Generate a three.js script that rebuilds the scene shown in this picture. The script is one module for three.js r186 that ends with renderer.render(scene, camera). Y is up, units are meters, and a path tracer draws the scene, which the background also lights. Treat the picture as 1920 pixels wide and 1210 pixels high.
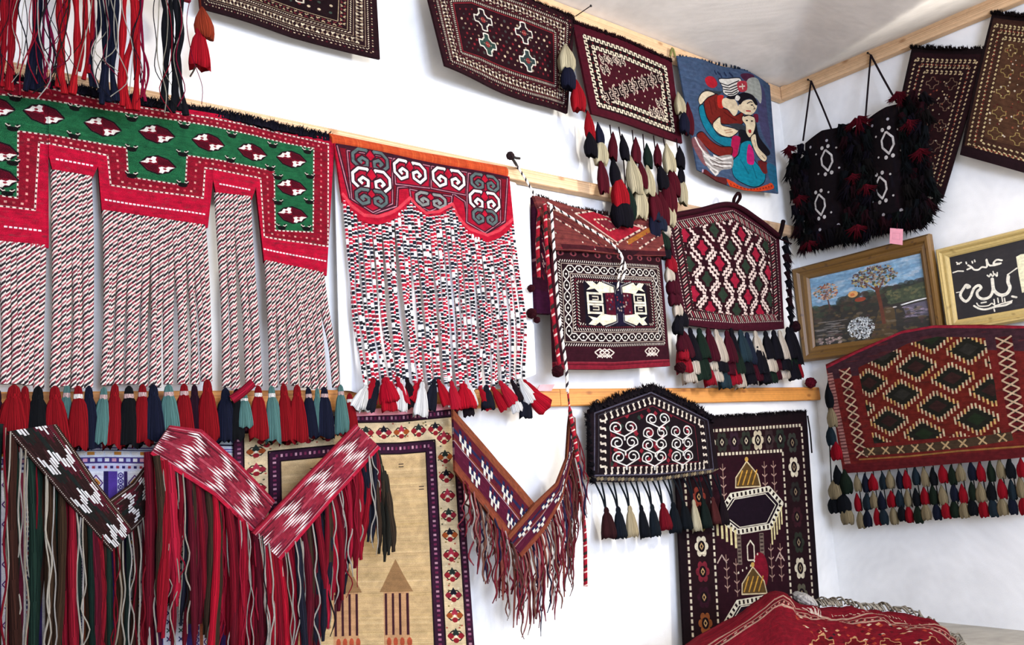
import * as THREE from 'three';
import { mergeGeometries } from 'three/addons/utils/BufferGeometryUtils.js';
import { RectAreaLightUniformsLib } from 'three/addons/lights/RectAreaLightUniformsLib.js';
import { ImprovedNoise } from 'three/addons/math/ImprovedNoise.js';

// ---------- camera, light, exposure ----------
const scene = new THREE.Scene();
const camera = new THREE.PerspectiveCamera(41.44, 1920 / 1210, 0.05, 60);
camera.position.set(-4.3893, 0.9623, 2.6253);
camera.up.set(-0.045, 0.9857, 0.1626);
camera.lookAt(-4.3893 + 0.6345, 0.9623 + 0.1539, 2.6253 - 0.7575);
scene.background = new THREE.Color(0xc9dcf0);
const renderer = new THREE.WebGLRenderer({ antialias: true });
renderer.toneMapping = THREE.LinearToneMapping;
renderer.toneMappingExposure = 1.0;
renderer.shadowMap.enabled = true;
renderer.shadowMap.type = THREE.PCFSoftShadowMap;
RectAreaLightUniformsLib.init();
function areaLight(color, intensity, w, h, from, to) {
  const l = new THREE.RectAreaLight(color, intensity, w, h);
  l.position.set(...from); l.lookAt(...to); scene.add(l); return l;
}
// daylight through the small high window in the right wall, and through the wide window behind the viewer
areaLight(0xfffaf2, 256, 0.36, 0.56, [-0.01, 2.23, 2.66], [-4, 2.23, 2.66]);
areaLight(0xcfdeff, 28, 2.2, 1.5, [-3.7, 1.7, 5.17], [-3.7, 1.7, 0]);

// ---------- helpers ----------
let seedState = 12345;
function rnd() { seedState = (seedState * 1664525 + 1013904223) >>> 0; return seedState / 4294967296; }
function reseed(n) { seedState = n * 7919 + 17; for (let i = 0; i < 4; i++) rnd(); }
const rr = (a, b) => a + (b - a) * rnd();
const pick = (list) => list[Math.floor(rnd() * list.length)];
const lerp = (a, b, t) => a + (b - a) * t;
const clamp = (v, a, b) => Math.min(b, Math.max(a, v));
const V = (x, y, z) => new THREE.Vector3(x, y, z);
const noise = new ImprovedNoise();
// wall coordinates: 'A' is the long wall (a = x, off = z), 'B' the right wall (a = z, off = -x)
const at = (wall, a, b, off) => (wall === 'A' ? V(a, b, off) : V(-off, b, a));
const taken = {};
function numbered(n) { taken[n] = (taken[n] || 0) + 1; return taken[n] === 1 ? n : `${n}_${String(taken[n] - 1).padStart(3, '0')}`; }
function shade(o) { o.castShadow = true; o.receiveShadow = true; return o; }
function thing(name, label, category, group, pos) {
  const o = new THREE.Group(); o.name = numbered(name); o.userData = { label, category };
  if (group) o.userData.group = group;
  if (pos) o.position.copy(pos);
  scene.add(o); return o;
}
function tag(o, label, category, group) { Object.assign(o.userData, { label, category }); if (group) o.userData.group = group; return o; }
function part(name, geo, mat, parent) { const m = shade(new THREE.Mesh(geo, mat)); m.name = parent === scene ? numbered(name) : name; parent.add(m); return m; }
function struct(name, geo, mat, label) { const m = part(name, geo, mat, scene); m.userData.kind = 'structure'; m.userData.label = label; m.userData.category = name.split('_')[0]; return m; }
function box(x0, x1, y0, y1, z0, z1) { const g = new THREE.BoxGeometry(x1 - x0, y1 - y0, z1 - z0); g.translate((x0 + x1) / 2, (y0 + y1) / 2, (z0 + z1) / 2); return g; }

// ---------- textures ----------
function canvas(w, h) { const c = document.createElement('canvas'); c.width = w; c.height = h; return [c, c.getContext('2d')]; }
function finish(c, g, amp, streak) {   // wool: every knot a little lighter or darker, rows slightly uneven
  const im = g.getImageData(0, 0, c.width, c.height), d = im.data;
  const row = Array.from({ length: c.height }, () => 1 + (rnd() - 0.5) * amp * (streak || 0.5));
  for (let y = 0, i = 0; y < c.height; y++) for (let x = 0; x < c.width; x++, i += 4) {
    const k = row[y] * (1 + (rnd() - 0.5) * amp + 0.5 * amp * noise.noise(x / 23, y / 17, 3.3));
    d[i] = clamp(d[i] * k, 0, 255); d[i + 1] = clamp(d[i + 1] * k, 0, 255); d[i + 2] = clamp(d[i + 2] * k, 0, 255);
  }
  g.putImageData(im, 0, 0);
}
function texOf(c, srgb = true) { const t = new THREE.CanvasTexture(c); if (srgb) t.colorSpace = THREE.SRGBColorSpace; t.wrapS = t.wrapT = THREE.RepeatWrapping; t.magFilter = THREE.LinearFilter; return t; }
// pattern laid out in the cloth's own metres: x across, y downwards
function woven(w, h, draw, { ppm = 900, amp = 0.35, bg = '#3a0f17' } = {}) {
  const [c, g] = canvas(Math.min(2040, Math.ceil(w * ppm)), Math.min(2040, Math.ceil(h * ppm)));
  g.fillStyle = bg; g.fillRect(0, 0, c.width, c.height);
  g.scale(c.width / w, c.height / h); g.lineJoin = 'round'; draw(g, w, h);
  g.setTransform(1, 0, 0, 1, 0, 0); finish(c, g, amp);
  return texOf(c);
}
// pattern laid out in wall metres inside a bounding box [a0, b0, a1, b1]
function wovenAt(bb, draw, { ppm = 900, amp = 0.35, bg = '#3a0f17' } = {}) {
  const w = bb[2] - bb[0], h = bb[3] - bb[1];
  const [c, g] = canvas(Math.min(2040, Math.ceil(w * ppm)), Math.min(2040, Math.ceil(h * ppm)));
  g.fillStyle = bg; g.fillRect(0, 0, c.width, c.height);
  const kx = c.width / w, ky = c.height / h;
  g.setTransform(kx, 0, 0, -ky, -bb[0] * kx, bb[3] * ky); g.lineJoin = 'round'; draw(g);
  g.setTransform(1, 0, 0, 1, 0, 0); finish(c, g, amp);
  return texOf(c);
}
const knotTex = (() => {   // rows of knots, for bump only
  const [c, g] = canvas(256, 256); const im = g.createImageData(256, 256);
  for (let y = 0, i = 0; y < 256; y++) for (let x = 0; x < 256; x++, i += 4) {
    const v = 128 + 60 * Math.sin(x * Math.PI / 4 + (Math.floor(y / 8) % 2) * Math.PI) * Math.sin(y * Math.PI / 4) + (rnd() - 0.5) * 110;
    im.data[i] = im.data[i + 1] = im.data[i + 2] = clamp(v, 0, 255); im.data[i + 3] = 255;
  }
  g.putImageData(im, 0, 0); return texOf(c, false);
})();
const DYE = 0xd6d6d6;   // dyed wool reflects a little less than the pattern chart
function wool(map, w, h, bump = 0.0016) {
  const b = knotTex.clone(); b.repeat.set(w / 0.09, h / 0.09);
  return new THREE.MeshPhysicalMaterial({ map, color: DYE, bumpMap: b, bumpScale: bump, roughness: 1, specularIntensity: 0.15 });
}
const streakTex = (() => {   // strands of yarn running along v
  const [c, g] = canvas(128, 128); g.fillStyle = '#d8d8d8'; g.fillRect(0, 0, 128, 128);
  for (let k = 0; k < 170; k++) { g.strokeStyle = `rgba(${pick(['255,255,255', '70,70,70', '120,120,120'])},${rr(0.15, 0.5)})`; g.lineWidth = rr(0.6, 2.4); const x = rr(0, 128); g.beginPath(); g.moveTo(x, -5); g.bezierCurveTo(x + rr(-7, 7), 40, x + rr(-7, 7), 90, x + rr(-5, 5), 133); g.stroke(); }
  return texOf(c);
})();
const yarnCache = {};
function yarn(color) { return yarnCache[color] || (yarnCache[color] = new THREE.MeshPhysicalMaterial({ color, map: streakTex, bumpMap: streakTex, bumpScale: 0.002, roughness: 1, specularIntensity: 0.15 })); }

// ---------- pattern pieces ----------
function line(g, col, lw, pts, dash) { g.strokeStyle = col; g.lineWidth = lw; g.setLineDash(dash || []); g.beginPath(); for (let i = 0; i < pts.length; i += 2) (i ? g.lineTo(pts[i], pts[i + 1]) : g.moveTo(pts[i], pts[i + 1])); g.stroke(); g.setLineDash([]); }
function poly(g, col, pts, ol, lw) { g.fillStyle = col; g.beginPath(); for (let i = 0; i < pts.length; i += 2) (i ? g.lineTo(pts[i], pts[i + 1]) : g.moveTo(pts[i], pts[i + 1])); g.closePath(); g.fill(); if (ol) { g.strokeStyle = ol; g.lineWidth = lw; g.stroke(); } }
function blob(g, col, pts, ol, lw) { const c = new THREE.CatmullRomCurve3(Array.from({ length: pts.length / 2 }, (_, i) => V(pts[i * 2], pts[i * 2 + 1], 0)), true, 'centripetal'); poly(g, col, c.getPoints(pts.length * 4).flatMap((p) => [p.x, p.y]), ol, lw); }
function dot(g, col, x, y, rx, ry = rx) { g.fillStyle = col; g.beginPath(); g.ellipse(x, y, rx, ry, 0, 0, 7); g.fill(); }
function rect(g, col, x, y, w, h) { g.fillStyle = col; g.fillRect(x, y, w, h); }
function ring(g, col, i, lw, w, h, dash) { g.strokeStyle = col; g.lineWidth = lw; g.setLineDash(dash || []); g.strokeRect(i, i, w - 2 * i, h - 2 * i); g.setLineDash([]); }
// walk a path of points, calling f(x, y, angle, k) every step metres
function walk(pts, step, f) {
  let k = 0;
  for (let i = 0; i + 3 < pts.length; i += 2) {
    const dx = pts[i + 2] - pts[i], dy = pts[i + 3] - pts[i + 1], L = Math.hypot(dx, dy), n = Math.max(1, Math.round(L / step)), an = Math.atan2(dy, dx);
    for (let j = 0; j < n; j++) f(pts[i] + dx * (j + 0.5) / n, pts[i + 1] + dy * (j + 0.5) / n, an, k++, L / n);
  }
}
const ringPath = (i, w, h) => [i, i, w - i, i, w - i, h - i, i, h - i, i, i];
function dabs(g, col, pts, step, len, wid, slant = 0) { walk(pts, step, (x, y, an, k) => { g.save(); g.translate(x, y); g.rotate(an + slant); rect(g, Array.isArray(col) ? col[k % col.length] : col, -len / 2, -wid / 2, len, wid); g.restore(); }); }
// braid: two offset rows of slanted stitches
function braid(g, cols, pts, step, wid) { walk(pts, step, (x, y, an, k) => { g.save(); g.translate(x, y); g.rotate(an); g.lineCap = 'butt'; for (const s of [-1, 1]) line(g, cols[(k + (s > 0 ? 1 : 0)) % cols.length], wid * 0.2, [-step * 0.42, s * wid * 0.42, 0, s * wid * 0.12, step * 0.2, s * wid * 0.4]); g.restore(); }); }
function chain(g, col, pts, step, wid, lw, fill) { walk(pts, step, (x, y, an, k, st) => { g.save(); g.translate(x, y); g.rotate(an); const p = [-st / 2, 0, -st * 0.2, -wid / 2, st * 0.2, -wid / 2, st / 2, 0, st * 0.2, wid / 2, -st * 0.2, wid / 2, -st / 2, 0]; if (fill) poly(g, fill, p); line(g, col, lw, p); dot(g, col, 0, 0, lw); g.restore(); }); }
// castle-edged meander line
function meander(g, col, pts, step, amp, lw) { walk(pts, step, (x, y, an, k, st) => { g.save(); g.translate(x, y); g.rotate(an); line(g, col, lw, [-st / 2 - lw / 2, -amp, -st / 4, -amp, -st / 4, amp, st / 4, amp, st / 4, -amp, st / 2 + lw / 2, -amp]); g.restore(); }); }
// lobed star outline
function medallion(g, col, x, y, rx, ry, lw, fill, n = 8) { const p = []; for (let k = 0; k <= n * 4; k++) { const t = k / (n * 4) * Math.PI * 2, r = 0.82 + 0.18 * Math.sign(Math.cos(n * t / 2 + 0.001)) * (n > 4 ? 1 : 0.6); p.push(x + rx * r * Math.cos(t), y + ry * r * Math.sin(t)); } if (fill) poly(g, fill, p); line(g, col, lw, p); }
// a pair of facing ram's horns; sy = -1 for canvases whose y points up
const HORN = [0, -0.15, -0.22, -0.78, -0.68, -0.78, -1, -0.35, -1, 0.3, -0.62, 0.78, -0.22, 0.5, -0.2, 0.08, -0.48, -0.12, -0.68, 0.14, -0.5, 0.36];
function horns(g, col, x, y, w, h, lw, sy = 1) { for (const s of [-1, 1]) { const p = []; for (let i = 0; i < HORN.length; i += 2) p.push(x - s * HORN[i] * w, y + sy * HORN[i + 1] * h); line(g, col, lw, p); } }
function cross4(g, col, x, y, r, lw) { line(g, col, lw, [x - r, y - r, x + r, y + r]); line(g, col, lw, [x - r, y + r, x + r, y - r]); }

// ---------- cloth ----------
// cols: [aBottom, bBottom, aTop, bTop] from left to right; brk lists the indices of columns that start a new piece
function cloth(parent, name, wall, cols, { off, th = 0.008, mat, ns = 10, nt = 24, bb, brk = [], uvPatch = false }) {
  const P = [], N = [], U = [], I = [];
  const lens = [0]; for (let i = 1; i < cols.length; i++) lens.push(lens[i - 1] + Math.hypot(cols[i][2] - cols[i - 1][2], cols[i][3] - cols[i - 1][3]));
  const total = lens[lens.length - 1];
  const box_ = bb || bounds(cols);
  for (let i = 0; i + 1 < cols.length; i++) {
    if (brk.includes(i + 1)) continue;
    const c0 = cols[i], c1 = cols[i + 1];
    const pos = (u, v) => { const uu = lerp(lens[i], lens[i + 1], u) / total; const a = lerp(lerp(c0[0], c1[0], u), lerp(c0[2], c1[2], u), v), b = lerp(lerp(c0[1], c1[1], u), lerp(c0[3], c1[3], u), v); return [a, b, off(uu, v, a, b), uu]; };
    const base = P.length / 3, W1 = ns + 1, H1 = nt + 1;
    const pushV = (u, v, d, n) => { const q = pos(u, v), p = at(wall, q[0], q[1], q[2] + d); P.push(p.x, p.y, p.z); N.push(n.x, n.y, n.z); if (uvPatch) U.push(q[3], v); else U.push((q[0] - box_[0]) / (box_[2] - box_[0]), (q[1] - box_[1]) / (box_[3] - box_[1])); };
    const e = 0.01;
    const nor = (u, v) => { const p0 = pos(clamp(u - e, 0, 1), v), p1 = pos(clamp(u + e, 0, 1), v), q0 = pos(u, clamp(v - e, 0, 1)), q1 = pos(u, clamp(v + e, 0, 1)); const du = at(wall, p1[0], p1[1], p1[2]).sub(at(wall, p0[0], p0[1], p0[2])), dv = at(wall, q1[0], q1[1], q1[2]).sub(at(wall, q0[0], q0[1], q0[2])); return du.cross(dv).normalize(); };
    for (let y = 0; y < H1; y++) for (let x = 0; x < W1; x++) pushV(x / ns, y / nt, 0, nor(x / ns, y / nt));
    for (let y = 0; y < H1; y++) for (let x = 0; x < W1; x++) pushV(x / ns, y / nt, -th, nor(x / ns, y / nt).negate());
    for (let y = 0; y < nt; y++) for (let x = 0; x < ns; x++) { const k = base + y * W1 + x, m = k + W1 * H1; I.push(k, k + 1, k + W1 + 1, k, k + W1 + 1, k + W1, m, m + W1 + 1, m + 1, m, m + W1, m + W1 + 1); }
    const side = (list, nrm) => { for (let j = 0; j + 1 < list.length; j++) { const s = P.length / 3; for (const [u, v, d] of [[...list[j], 0], [...list[j + 1], 0], [...list[j + 1], -th], [...list[j], -th]]) pushV(u, v, d, nrm); I.push(s, s + 1, s + 2, s, s + 2, s + 3); } };
    const right = at(wall, 1, 0, 0), up = V(0, 1, 0), ys = Array.from({ length: H1 }, (_, k) => k / nt), xs = Array.from({ length: W1 }, (_, k) => k / ns);
    side(xs.map((x) => [x, 0]).reverse(), up.clone().negate()); side(xs.map((x) => [x, 1]), up);
    if (i === 0 || brk.includes(i)) side(ys.map((y) => [0, y]), right.clone().negate());
    if (i + 2 === cols.length || brk.includes(i + 2)) side(ys.map((y) => [1, y]).reverse(), right);
  }
  const g = new THREE.BufferGeometry();
  g.setAttribute('position', new THREE.Float32BufferAttribute(P, 3)); g.setAttribute('normal', new THREE.Float32BufferAttribute(N, 3)); g.setAttribute('uv', new THREE.Float32BufferAttribute(U, 2)); g.setIndex(I);
  return part(name, g, mat, parent);
}
function bounds(cols) { const bb = [1e9, 1e9, -1e9, -1e9]; for (const c of cols) for (const k of [0, 2]) { bb[0] = Math.min(bb[0], c[k]); bb[2] = Math.max(bb[2], c[k]); bb[1] = Math.min(bb[1], c[k + 1]); bb[3] = Math.max(bb[3], c[k + 1]); } return bb; }
// tube along points; rad may be a function of 0..1; flat squashes it across the wall
function tubeGeo(pts, rad, { rs = 6, n = 16, per = 0.05, flat = 1, wall = 'A', v0 = 0, v1 = 1, u0 = 0, along = 'v' } = {}) {
  const cv = pts.length > 2 ? new THREE.CatmullRomCurve3(pts, false, 'centripetal') : new THREE.LineCurve3(pts[0], pts[1]);
  const L = cv.getLength(), P = [], N = [], U = [], I = [], ref = at(wall, 0, 0, 1);
  for (let i = 0; i <= n; i++) {
    const t = i / n, p = cv.getPointAt(t), T = cv.getTangentAt(t);
    let X = V().crossVectors(T, ref); if (X.length() < 0.05) X = V().crossVectors(T, V(1, 0, 0)); X.normalize(); const Z = V().crossVectors(X, T).normalize();
    const r = typeof rad === 'function' ? rad(t) : rad;
    for (let k = 0; k <= rs; k++) { const an = k / rs * Math.PI * 2, c = Math.cos(an), s = Math.sin(an); P.push(p.x + r * (c * X.x + s * flat * Z.x), p.y + r * (c * X.y + s * flat * Z.y), p.z + r * (c * X.z + s * flat * Z.z)); const q = V(c * X.x + s * Z.x, c * X.y + s * Z.y, c * X.z + s * Z.z); N.push(q.x, q.y, q.z); const ul = u0 + t * L / per, vv = lerp(v0, v1, k / rs); along === 'v' ? U.push(vv, ul) : U.push(ul, vv); }
  }
  for (let i = 0; i < n; i++) for (let k = 0; k < rs; k++) { const m = i * (rs + 1) + k; I.push(m, m + rs + 2, m + 1, m, m + rs + 1, m + rs + 2); }
  for (const e of [0, n]) { const s = P.length / 3, p = cv.getPointAt(e / n); const T = cv.getTangentAt(e / n).multiplyScalar(e ? 1 : -1); P.push(p.x, p.y, p.z); N.push(T.x, T.y, T.z); U.push(0.5, 0.5); for (let k = 0; k < rs; k++) { const m = e * (rs + 1) + k; e ? I.push(s, m + 1, m) : I.push(s, m, m + 1); } }
  const g = new THREE.BufferGeometry();
  g.setAttribute('position', new THREE.Float32BufferAttribute(P, 3)); g.setAttribute('normal', new THREE.Float32BufferAttribute(N, 3)); g.setAttribute('uv', new THREE.Float32BufferAttribute(U, 2)); g.setIndex(I);
  return g;
}
// tassels: a head tied with thread and a ribbed skirt of yarn, unit length and unit radius
function tasselGeo(prof, seed) {
  reseed(seed); const rs = 16, P = [], U = [], I = [], jag = Array.from({ length: rs }, () => rr(-0.13, 0.05)), rib = Array.from({ length: rs }, () => rr(0.8, 1.15));
  prof.forEach(([y, r], i) => { for (let k = 0; k <= rs; k++) { const kk = k % rs, an = kk / rs * Math.PI * 2, w = r * (i > 3 ? rib[kk] : 1), last = i === prof.length - 1; P.push(w * Math.cos(an), -y + (last ? jag[kk] : 0), w * Math.sin(an)); U.push(k / rs * 2, y); } });
  const n = prof.length;
  for (let i = 0; i + 1 < n; i++) for (let k = 0; k < rs; k++) { const m = i * (rs + 1) + k; I.push(m, m + 1, m + rs + 2, m, m + rs + 2, m + rs + 1); }
  const c = P.length / 3; P.push(0, -0.93, 0); U.push(0.5, 1); for (let k = 0; k < rs; k++) I.push(c, (n - 1) * (rs + 1) + k, (n - 1) * (rs + 1) + k + 1);
  const g = new THREE.BufferGeometry(); g.setAttribute('position', new THREE.Float32BufferAttribute(P, 3)); g.setAttribute('uv', new THREE.Float32BufferAttribute(U, 2)); g.setIndex(I); g.computeVertexNormals(); return g;
}
const TASSEL = [1, 2, 3].map((s) => tasselGeo([[0, 0.1], [0.05, 0.3], [0.13, 0.38], [0.19, 0.34], [0.32, 0.6], [0.6, 0.84], [0.86, 0.98], [1, 1]], s));
const BULB = [4, 5, 6].map((s) => tasselGeo([[0, 0.06], [0.06, 0.2], [0.14, 0.34], [0.24, 0.5], [0.4, 0.78], [0.62, 1], [0.86, 0.98], [1, 0.82]], s));
// ragged tuft: a spray of tapering yarn ends
const TUFT = [10, 11, 12, 13].map((s) => { reseed(s); const gs = []; for (let k = 0; k < 22; k++) { const c = new THREE.ConeGeometry(rr(0.15, 0.24), 1, 5, 3); c.translate(0, -0.5, 0); c.rotateX(Math.PI); c.translate(0, -1, 0); const p = c.attributes.position, bx = rr(-0.35, 0.35), bz = rr(-0.3, 0.3), L = rr(0.65, 1.1), ox = rr(-0.3, 0.3), oz = rr(-0.3, 0.3); for (let i = 0; i < p.count; i++) { const t = -p.getY(i); p.setXYZ(i, p.getX(i) + ox + bx * t * t * 1.8, p.getY(i) * L, p.getZ(i) + oz + bz * t * t * 1.8); } c.computeVertexNormals(); gs.push(c); } return mergeGeometries(gs); });
const POM = [7, 8, 9].map((s) => { const g = new THREE.IcosahedronGeometry(1, 3), p = g.attributes.position; for (let i = 0; i < p.count; i++) { const v = V().fromBufferAttribute(p, i), k = 1 + 0.22 * noise.noise(v.x * 4 + s, v.y * 4, v.z * 4) + 0.1 * noise.noise(v.x * 13, v.y * 13 + s, v.z * 13); p.setXYZ(i, v.x * k, v.y * k, v.z * k); } g.computeVertexNormals(); return g; });
function tassel(parent, wall, a, b, off, len, rad, color, { geos = TASSEL, name = 'tassel', tilt = 0, flat = 0.75 } = {}) {
  const m = part(name, pick(geos), yarn(color), parent); m.position.copy(at(wall, a, b, off)); m.scale.set(rad, len, rad * flat);
  m.rotation.y = wall === 'A' ? 0 : -Math.PI / 2; if (tilt) { m.rotation.order = 'YXZ'; m.rotation.z = tilt; }
  return m;
}
function pom(parent, wall, a, b, off, r, color, name = 'pompom') { const m = part(name, pick(POM), yarn(color), parent); m.position.copy(at(wall, a, b, off)); m.scale.set(r, r, r); m.rotation.set(rr(0, 6), rr(0, 6), 0); return m; }
// a row of short yarn ends standing along an edge
function selvedge(parent, wall, a, b, off, size, color, tilt) { const m = part('selvedge_tuft', pick(TUFT), yarn(color), parent); m.position.copy(at(wall, a, b, off)); m.scale.set(size * 1.15, size * 1.3, size * 0.8); m.rotation.order = 'YXZ'; m.rotation.y = wall === 'A' ? 0 : -Math.PI / 2; m.rotation.z = Math.PI + (tilt || 0); return m; }
function selvedgeRow(parent, wall, cols, n, off, size, colors) { const L = [0]; for (let i = 1; i < cols.length; i++) L.push(L[i - 1] + Math.hypot(cols[i][2] - cols[i - 1][2], cols[i][3] - cols[i - 1][3])); for (let k = 0; k < n; k++) { const d = (k + rr(0.2, 0.8)) / n * L[L.length - 1]; let i = 0; while (i + 2 < L.length && L[i + 1] < d) i++; const f = (d - L[i]) / (L[i + 1] - L[i] || 1), s = rr(...size); selvedge(parent, wall, lerp(cols[i][2], cols[i + 1][2], f), lerp(cols[i][3], cols[i + 1][3], f) - s * 0.35, off, s, pick(colors), rr(-0.35, 0.35)); } }
function nail(wall, a, b, off, label) {
  const g = mergeGeometries([tubeGeo([at(wall, a, b, 0.03), at(wall, a, b + 0.004, off)], 0.0025, { rs: 6, n: 2, wall: 'A' }), tubeGeo([at(wall, a, b + 0.004, off), at(wall, a, b + 0.004, off + 0.003)], 0.006, { rs: 8, n: 1 })]);
  return tag(part('nail', g, M.iron, scene), label, 'nail', 'nails in the battens');
}

// ---------- shared materials ----------
const plasterTex = (base, amp, seed) => { reseed(seed); const [c, g] = canvas(1024, 1024); const im = g.createImageData(1024, 1024); for (let y = 0, i = 0; y < 1024; y++) for (let x = 0; x < 1024; x++, i += 4) { const t = 6.2831853 / 1024, cx = Math.cos(x * t), sx = Math.sin(x * t), cy = Math.cos(y * t), sy = Math.sin(y * t); const v = 1 + amp * (noise.noise(cx * 2.2 + 5, sx * 2.2 + cy * 2.2, sy * 2.2) + 0.5 * noise.noise(cx * 9 + 1, sx * 9 + cy * 9, sy * 9 + 4) + 0.35 * (rnd() - 0.5)); for (let k = 0; k < 3; k++) im.data[i + k] = clamp(base[k] * v, 0, 255); im.data[i + 3] = 255; } g.putImageData(im, 0, 0); return texOf(c); };
const woodTex = (base, dark, seed) => { reseed(seed); const [c, g] = canvas(1024, 128); g.fillStyle = base; g.fillRect(0, 0, 1024, 128); for (let k = 0; k < 90; k++) { g.strokeStyle = dark; g.globalAlpha = rr(0.04, 0.2); g.lineWidth = rr(0.6, 3); const y = rr(-5, 133); g.beginPath(); g.moveTo(0, y); g.bezierCurveTo(300, y + rr(-9, 9), 700, y + rr(-9, 9), 1024, y + rr(-3, 3)); g.stroke(); } for (let k = 0; k < 4; k++) { const x = rr(60, 960), y = rr(30, 100); for (let q = 4; q > 0; q--) { g.globalAlpha = 0.22; dot(g, dark, x, y, q * 5, q * 2.6); } } g.globalAlpha = 1; finish(c, g, 0.1); return texOf(c); };
const wallTex = plasterTex([233, 231, 226], 0.035, 11);
const plasterOf = (tex, rx, ry, color = 0xffffff) => { const t = tex.clone(); t.repeat.set(rx, ry); const b = tex.clone(); b.colorSpace = THREE.NoColorSpace; b.repeat.set(rx, ry); return new THREE.MeshStandardMaterial({ color, map: t, bumpMap: b, bumpScale: 0.02, roughness: 0.95 }); };
const M = {
  iron: new THREE.MeshStandardMaterial({ color: 0x2c2826, roughness: 0.5, metalness: 0.7 }),
  pine: new THREE.MeshStandardMaterial({ map: woodTex('#d9b48a', '#8a5a30', 21), roughness: 0.7 }),
  pineGrey: new THREE.MeshStandardMaterial({ map: woodTex('#b79878', '#6a4a34', 22), roughness: 0.75 }),
  pineOrange: new THREE.MeshStandardMaterial({ map: woodTex('#cf8a3e', '#7a3f12', 23), roughness: 0.6 }),
};
for (const k of ['pine', 'pineGrey', 'pineOrange']) M[k].map.repeat.set(1, 1);

// ---------- the room ----------
const CEIL = 3.0, X0 = -6.4, Z1 = 5.2;
function plane3(p0, u, v, nu, nv, disp) { // displaced plaster sheet with metric uv
  const P = [], U = [], I = [];
  for (let j = 0; j <= nv; j++) for (let i = 0; i <= nu; i++) { const s = i / nu, t = j / nv, p = V(...p0).addScaledVector(u, s).addScaledVector(v, t); disp(p); P.push(p.x, p.y, p.z); U.push(s * u.length() / 2, t * v.length() / 2); }
  for (let j = 0; j < nv; j++) for (let i = 0; i < nu; i++) { const k = j * (nu + 1) + i; I.push(k, k + 1, k + nu + 2, k, k + nu + 2, k + nu + 1); }
  const g = new THREE.BufferGeometry(); g.setAttribute('position', new THREE.Float32BufferAttribute(P, 3)); g.setAttribute('uv', new THREE.Float32BufferAttribute(U, 2)); g.setIndex(I); g.computeVertexNormals(); return g;
}
function boxUV(g) { const p = g.attributes.position, n = g.attributes.normal, uv = g.attributes.uv; for (let i = 0; i < p.count; i++) { const ax = Math.abs(n.getX(i)) > 0.5 ? 0 : Math.abs(n.getY(i)) > 0.5 ? 1 : 2; uv.setXY(i, (ax === 0 ? p.getZ(i) : p.getX(i)) / 2, (ax === 1 ? p.getZ(i) : p.getY(i)) / 2); } return g; }
const lump = (a, b) => 0.006 * noise.noise(a * 1.7, b * 1.7, 2) + 0.003 * noise.noise(a * 6, b * 6, 7);
const plaster = plasterOf(wallTex, 1, 1), ceilMat = plasterOf(plasterTex([226, 220, 212], 0.05, 12), 1, 1), floorMat = plasterOf(plasterTex([168, 162, 150], 0.12, 13), 1, 1);
struct('wall_back', mergeGeometries([plane3([X0, 0, 0], V(-X0 + 0.03, 0, 0), V(0, CEIL + 0.1, 0), 120, 60, (p) => { p.z -= 0.004 + Math.abs(lump(p.x, p.y)); }), boxUV(box(X0 - 0.3, 0.3, -0.1, CEIL + 0.5, -0.3, -0.02)).toNonIndexed()].map((g) => (g.index ? g.toNonIndexed() : g))), plaster, 'long white plastered wall hung with textiles');
const WIN = [2.46, 2.86, 1.93, 2.53];
struct('wall_right', mergeGeometries([plane3([0, 0, -0.03], V(0, 0, 2.23), V(0, CEIL + 0.1, 0), 50, 60, (p) => { p.x += 0.004 + Math.abs(lump(p.z + 9, p.y)); }), boxUV(box(0.02, 0.3, -0.1, CEIL + 0.5, -0.02, WIN[0])), boxUV(box(0.02, 0.3, -0.1, WIN[2], WIN[0], WIN[1])), boxUV(box(0.02, 0.3, WIN[3], CEIL + 0.5, WIN[0], WIN[1])), boxUV(box(0.02, 0.3, -0.1, CEIL + 0.5, WIN[1], Z1 + 0.3))].map((g) => (g.index ? g.toNonIndexed() : g))), plaster, 'white plastered right wall meeting the long wall in the corner');
struct('wall_left', boxUV(box(X0 - 0.3, X0, -0.1, CEIL + 0.5, 0, Z1)), plaster, 'plain white wall at the far left of the room');
const BW = [-4.85, -2.55, 0.9, 2.5];
struct('wall_front', mergeGeometries([box(X0 - 0.3, BW[0], -0.1, CEIL + 0.5, Z1, Z1 + 0.3), box(BW[1], 0.3, -0.1, CEIL + 0.5, Z1, Z1 + 0.3), box(BW[0], BW[1], -0.1, BW[2], Z1, Z1 + 0.3), box(BW[0], BW[1], BW[3], CEIL + 0.5, Z1, Z1 + 0.3)].map(boxUV)), plaster, 'white wall with a wide window behind the viewer');
struct('floor', boxUV(box(X0, 0.02, -0.1, 0, -0.02, Z1)), floorMat, 'bare grey beige floor');
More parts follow.
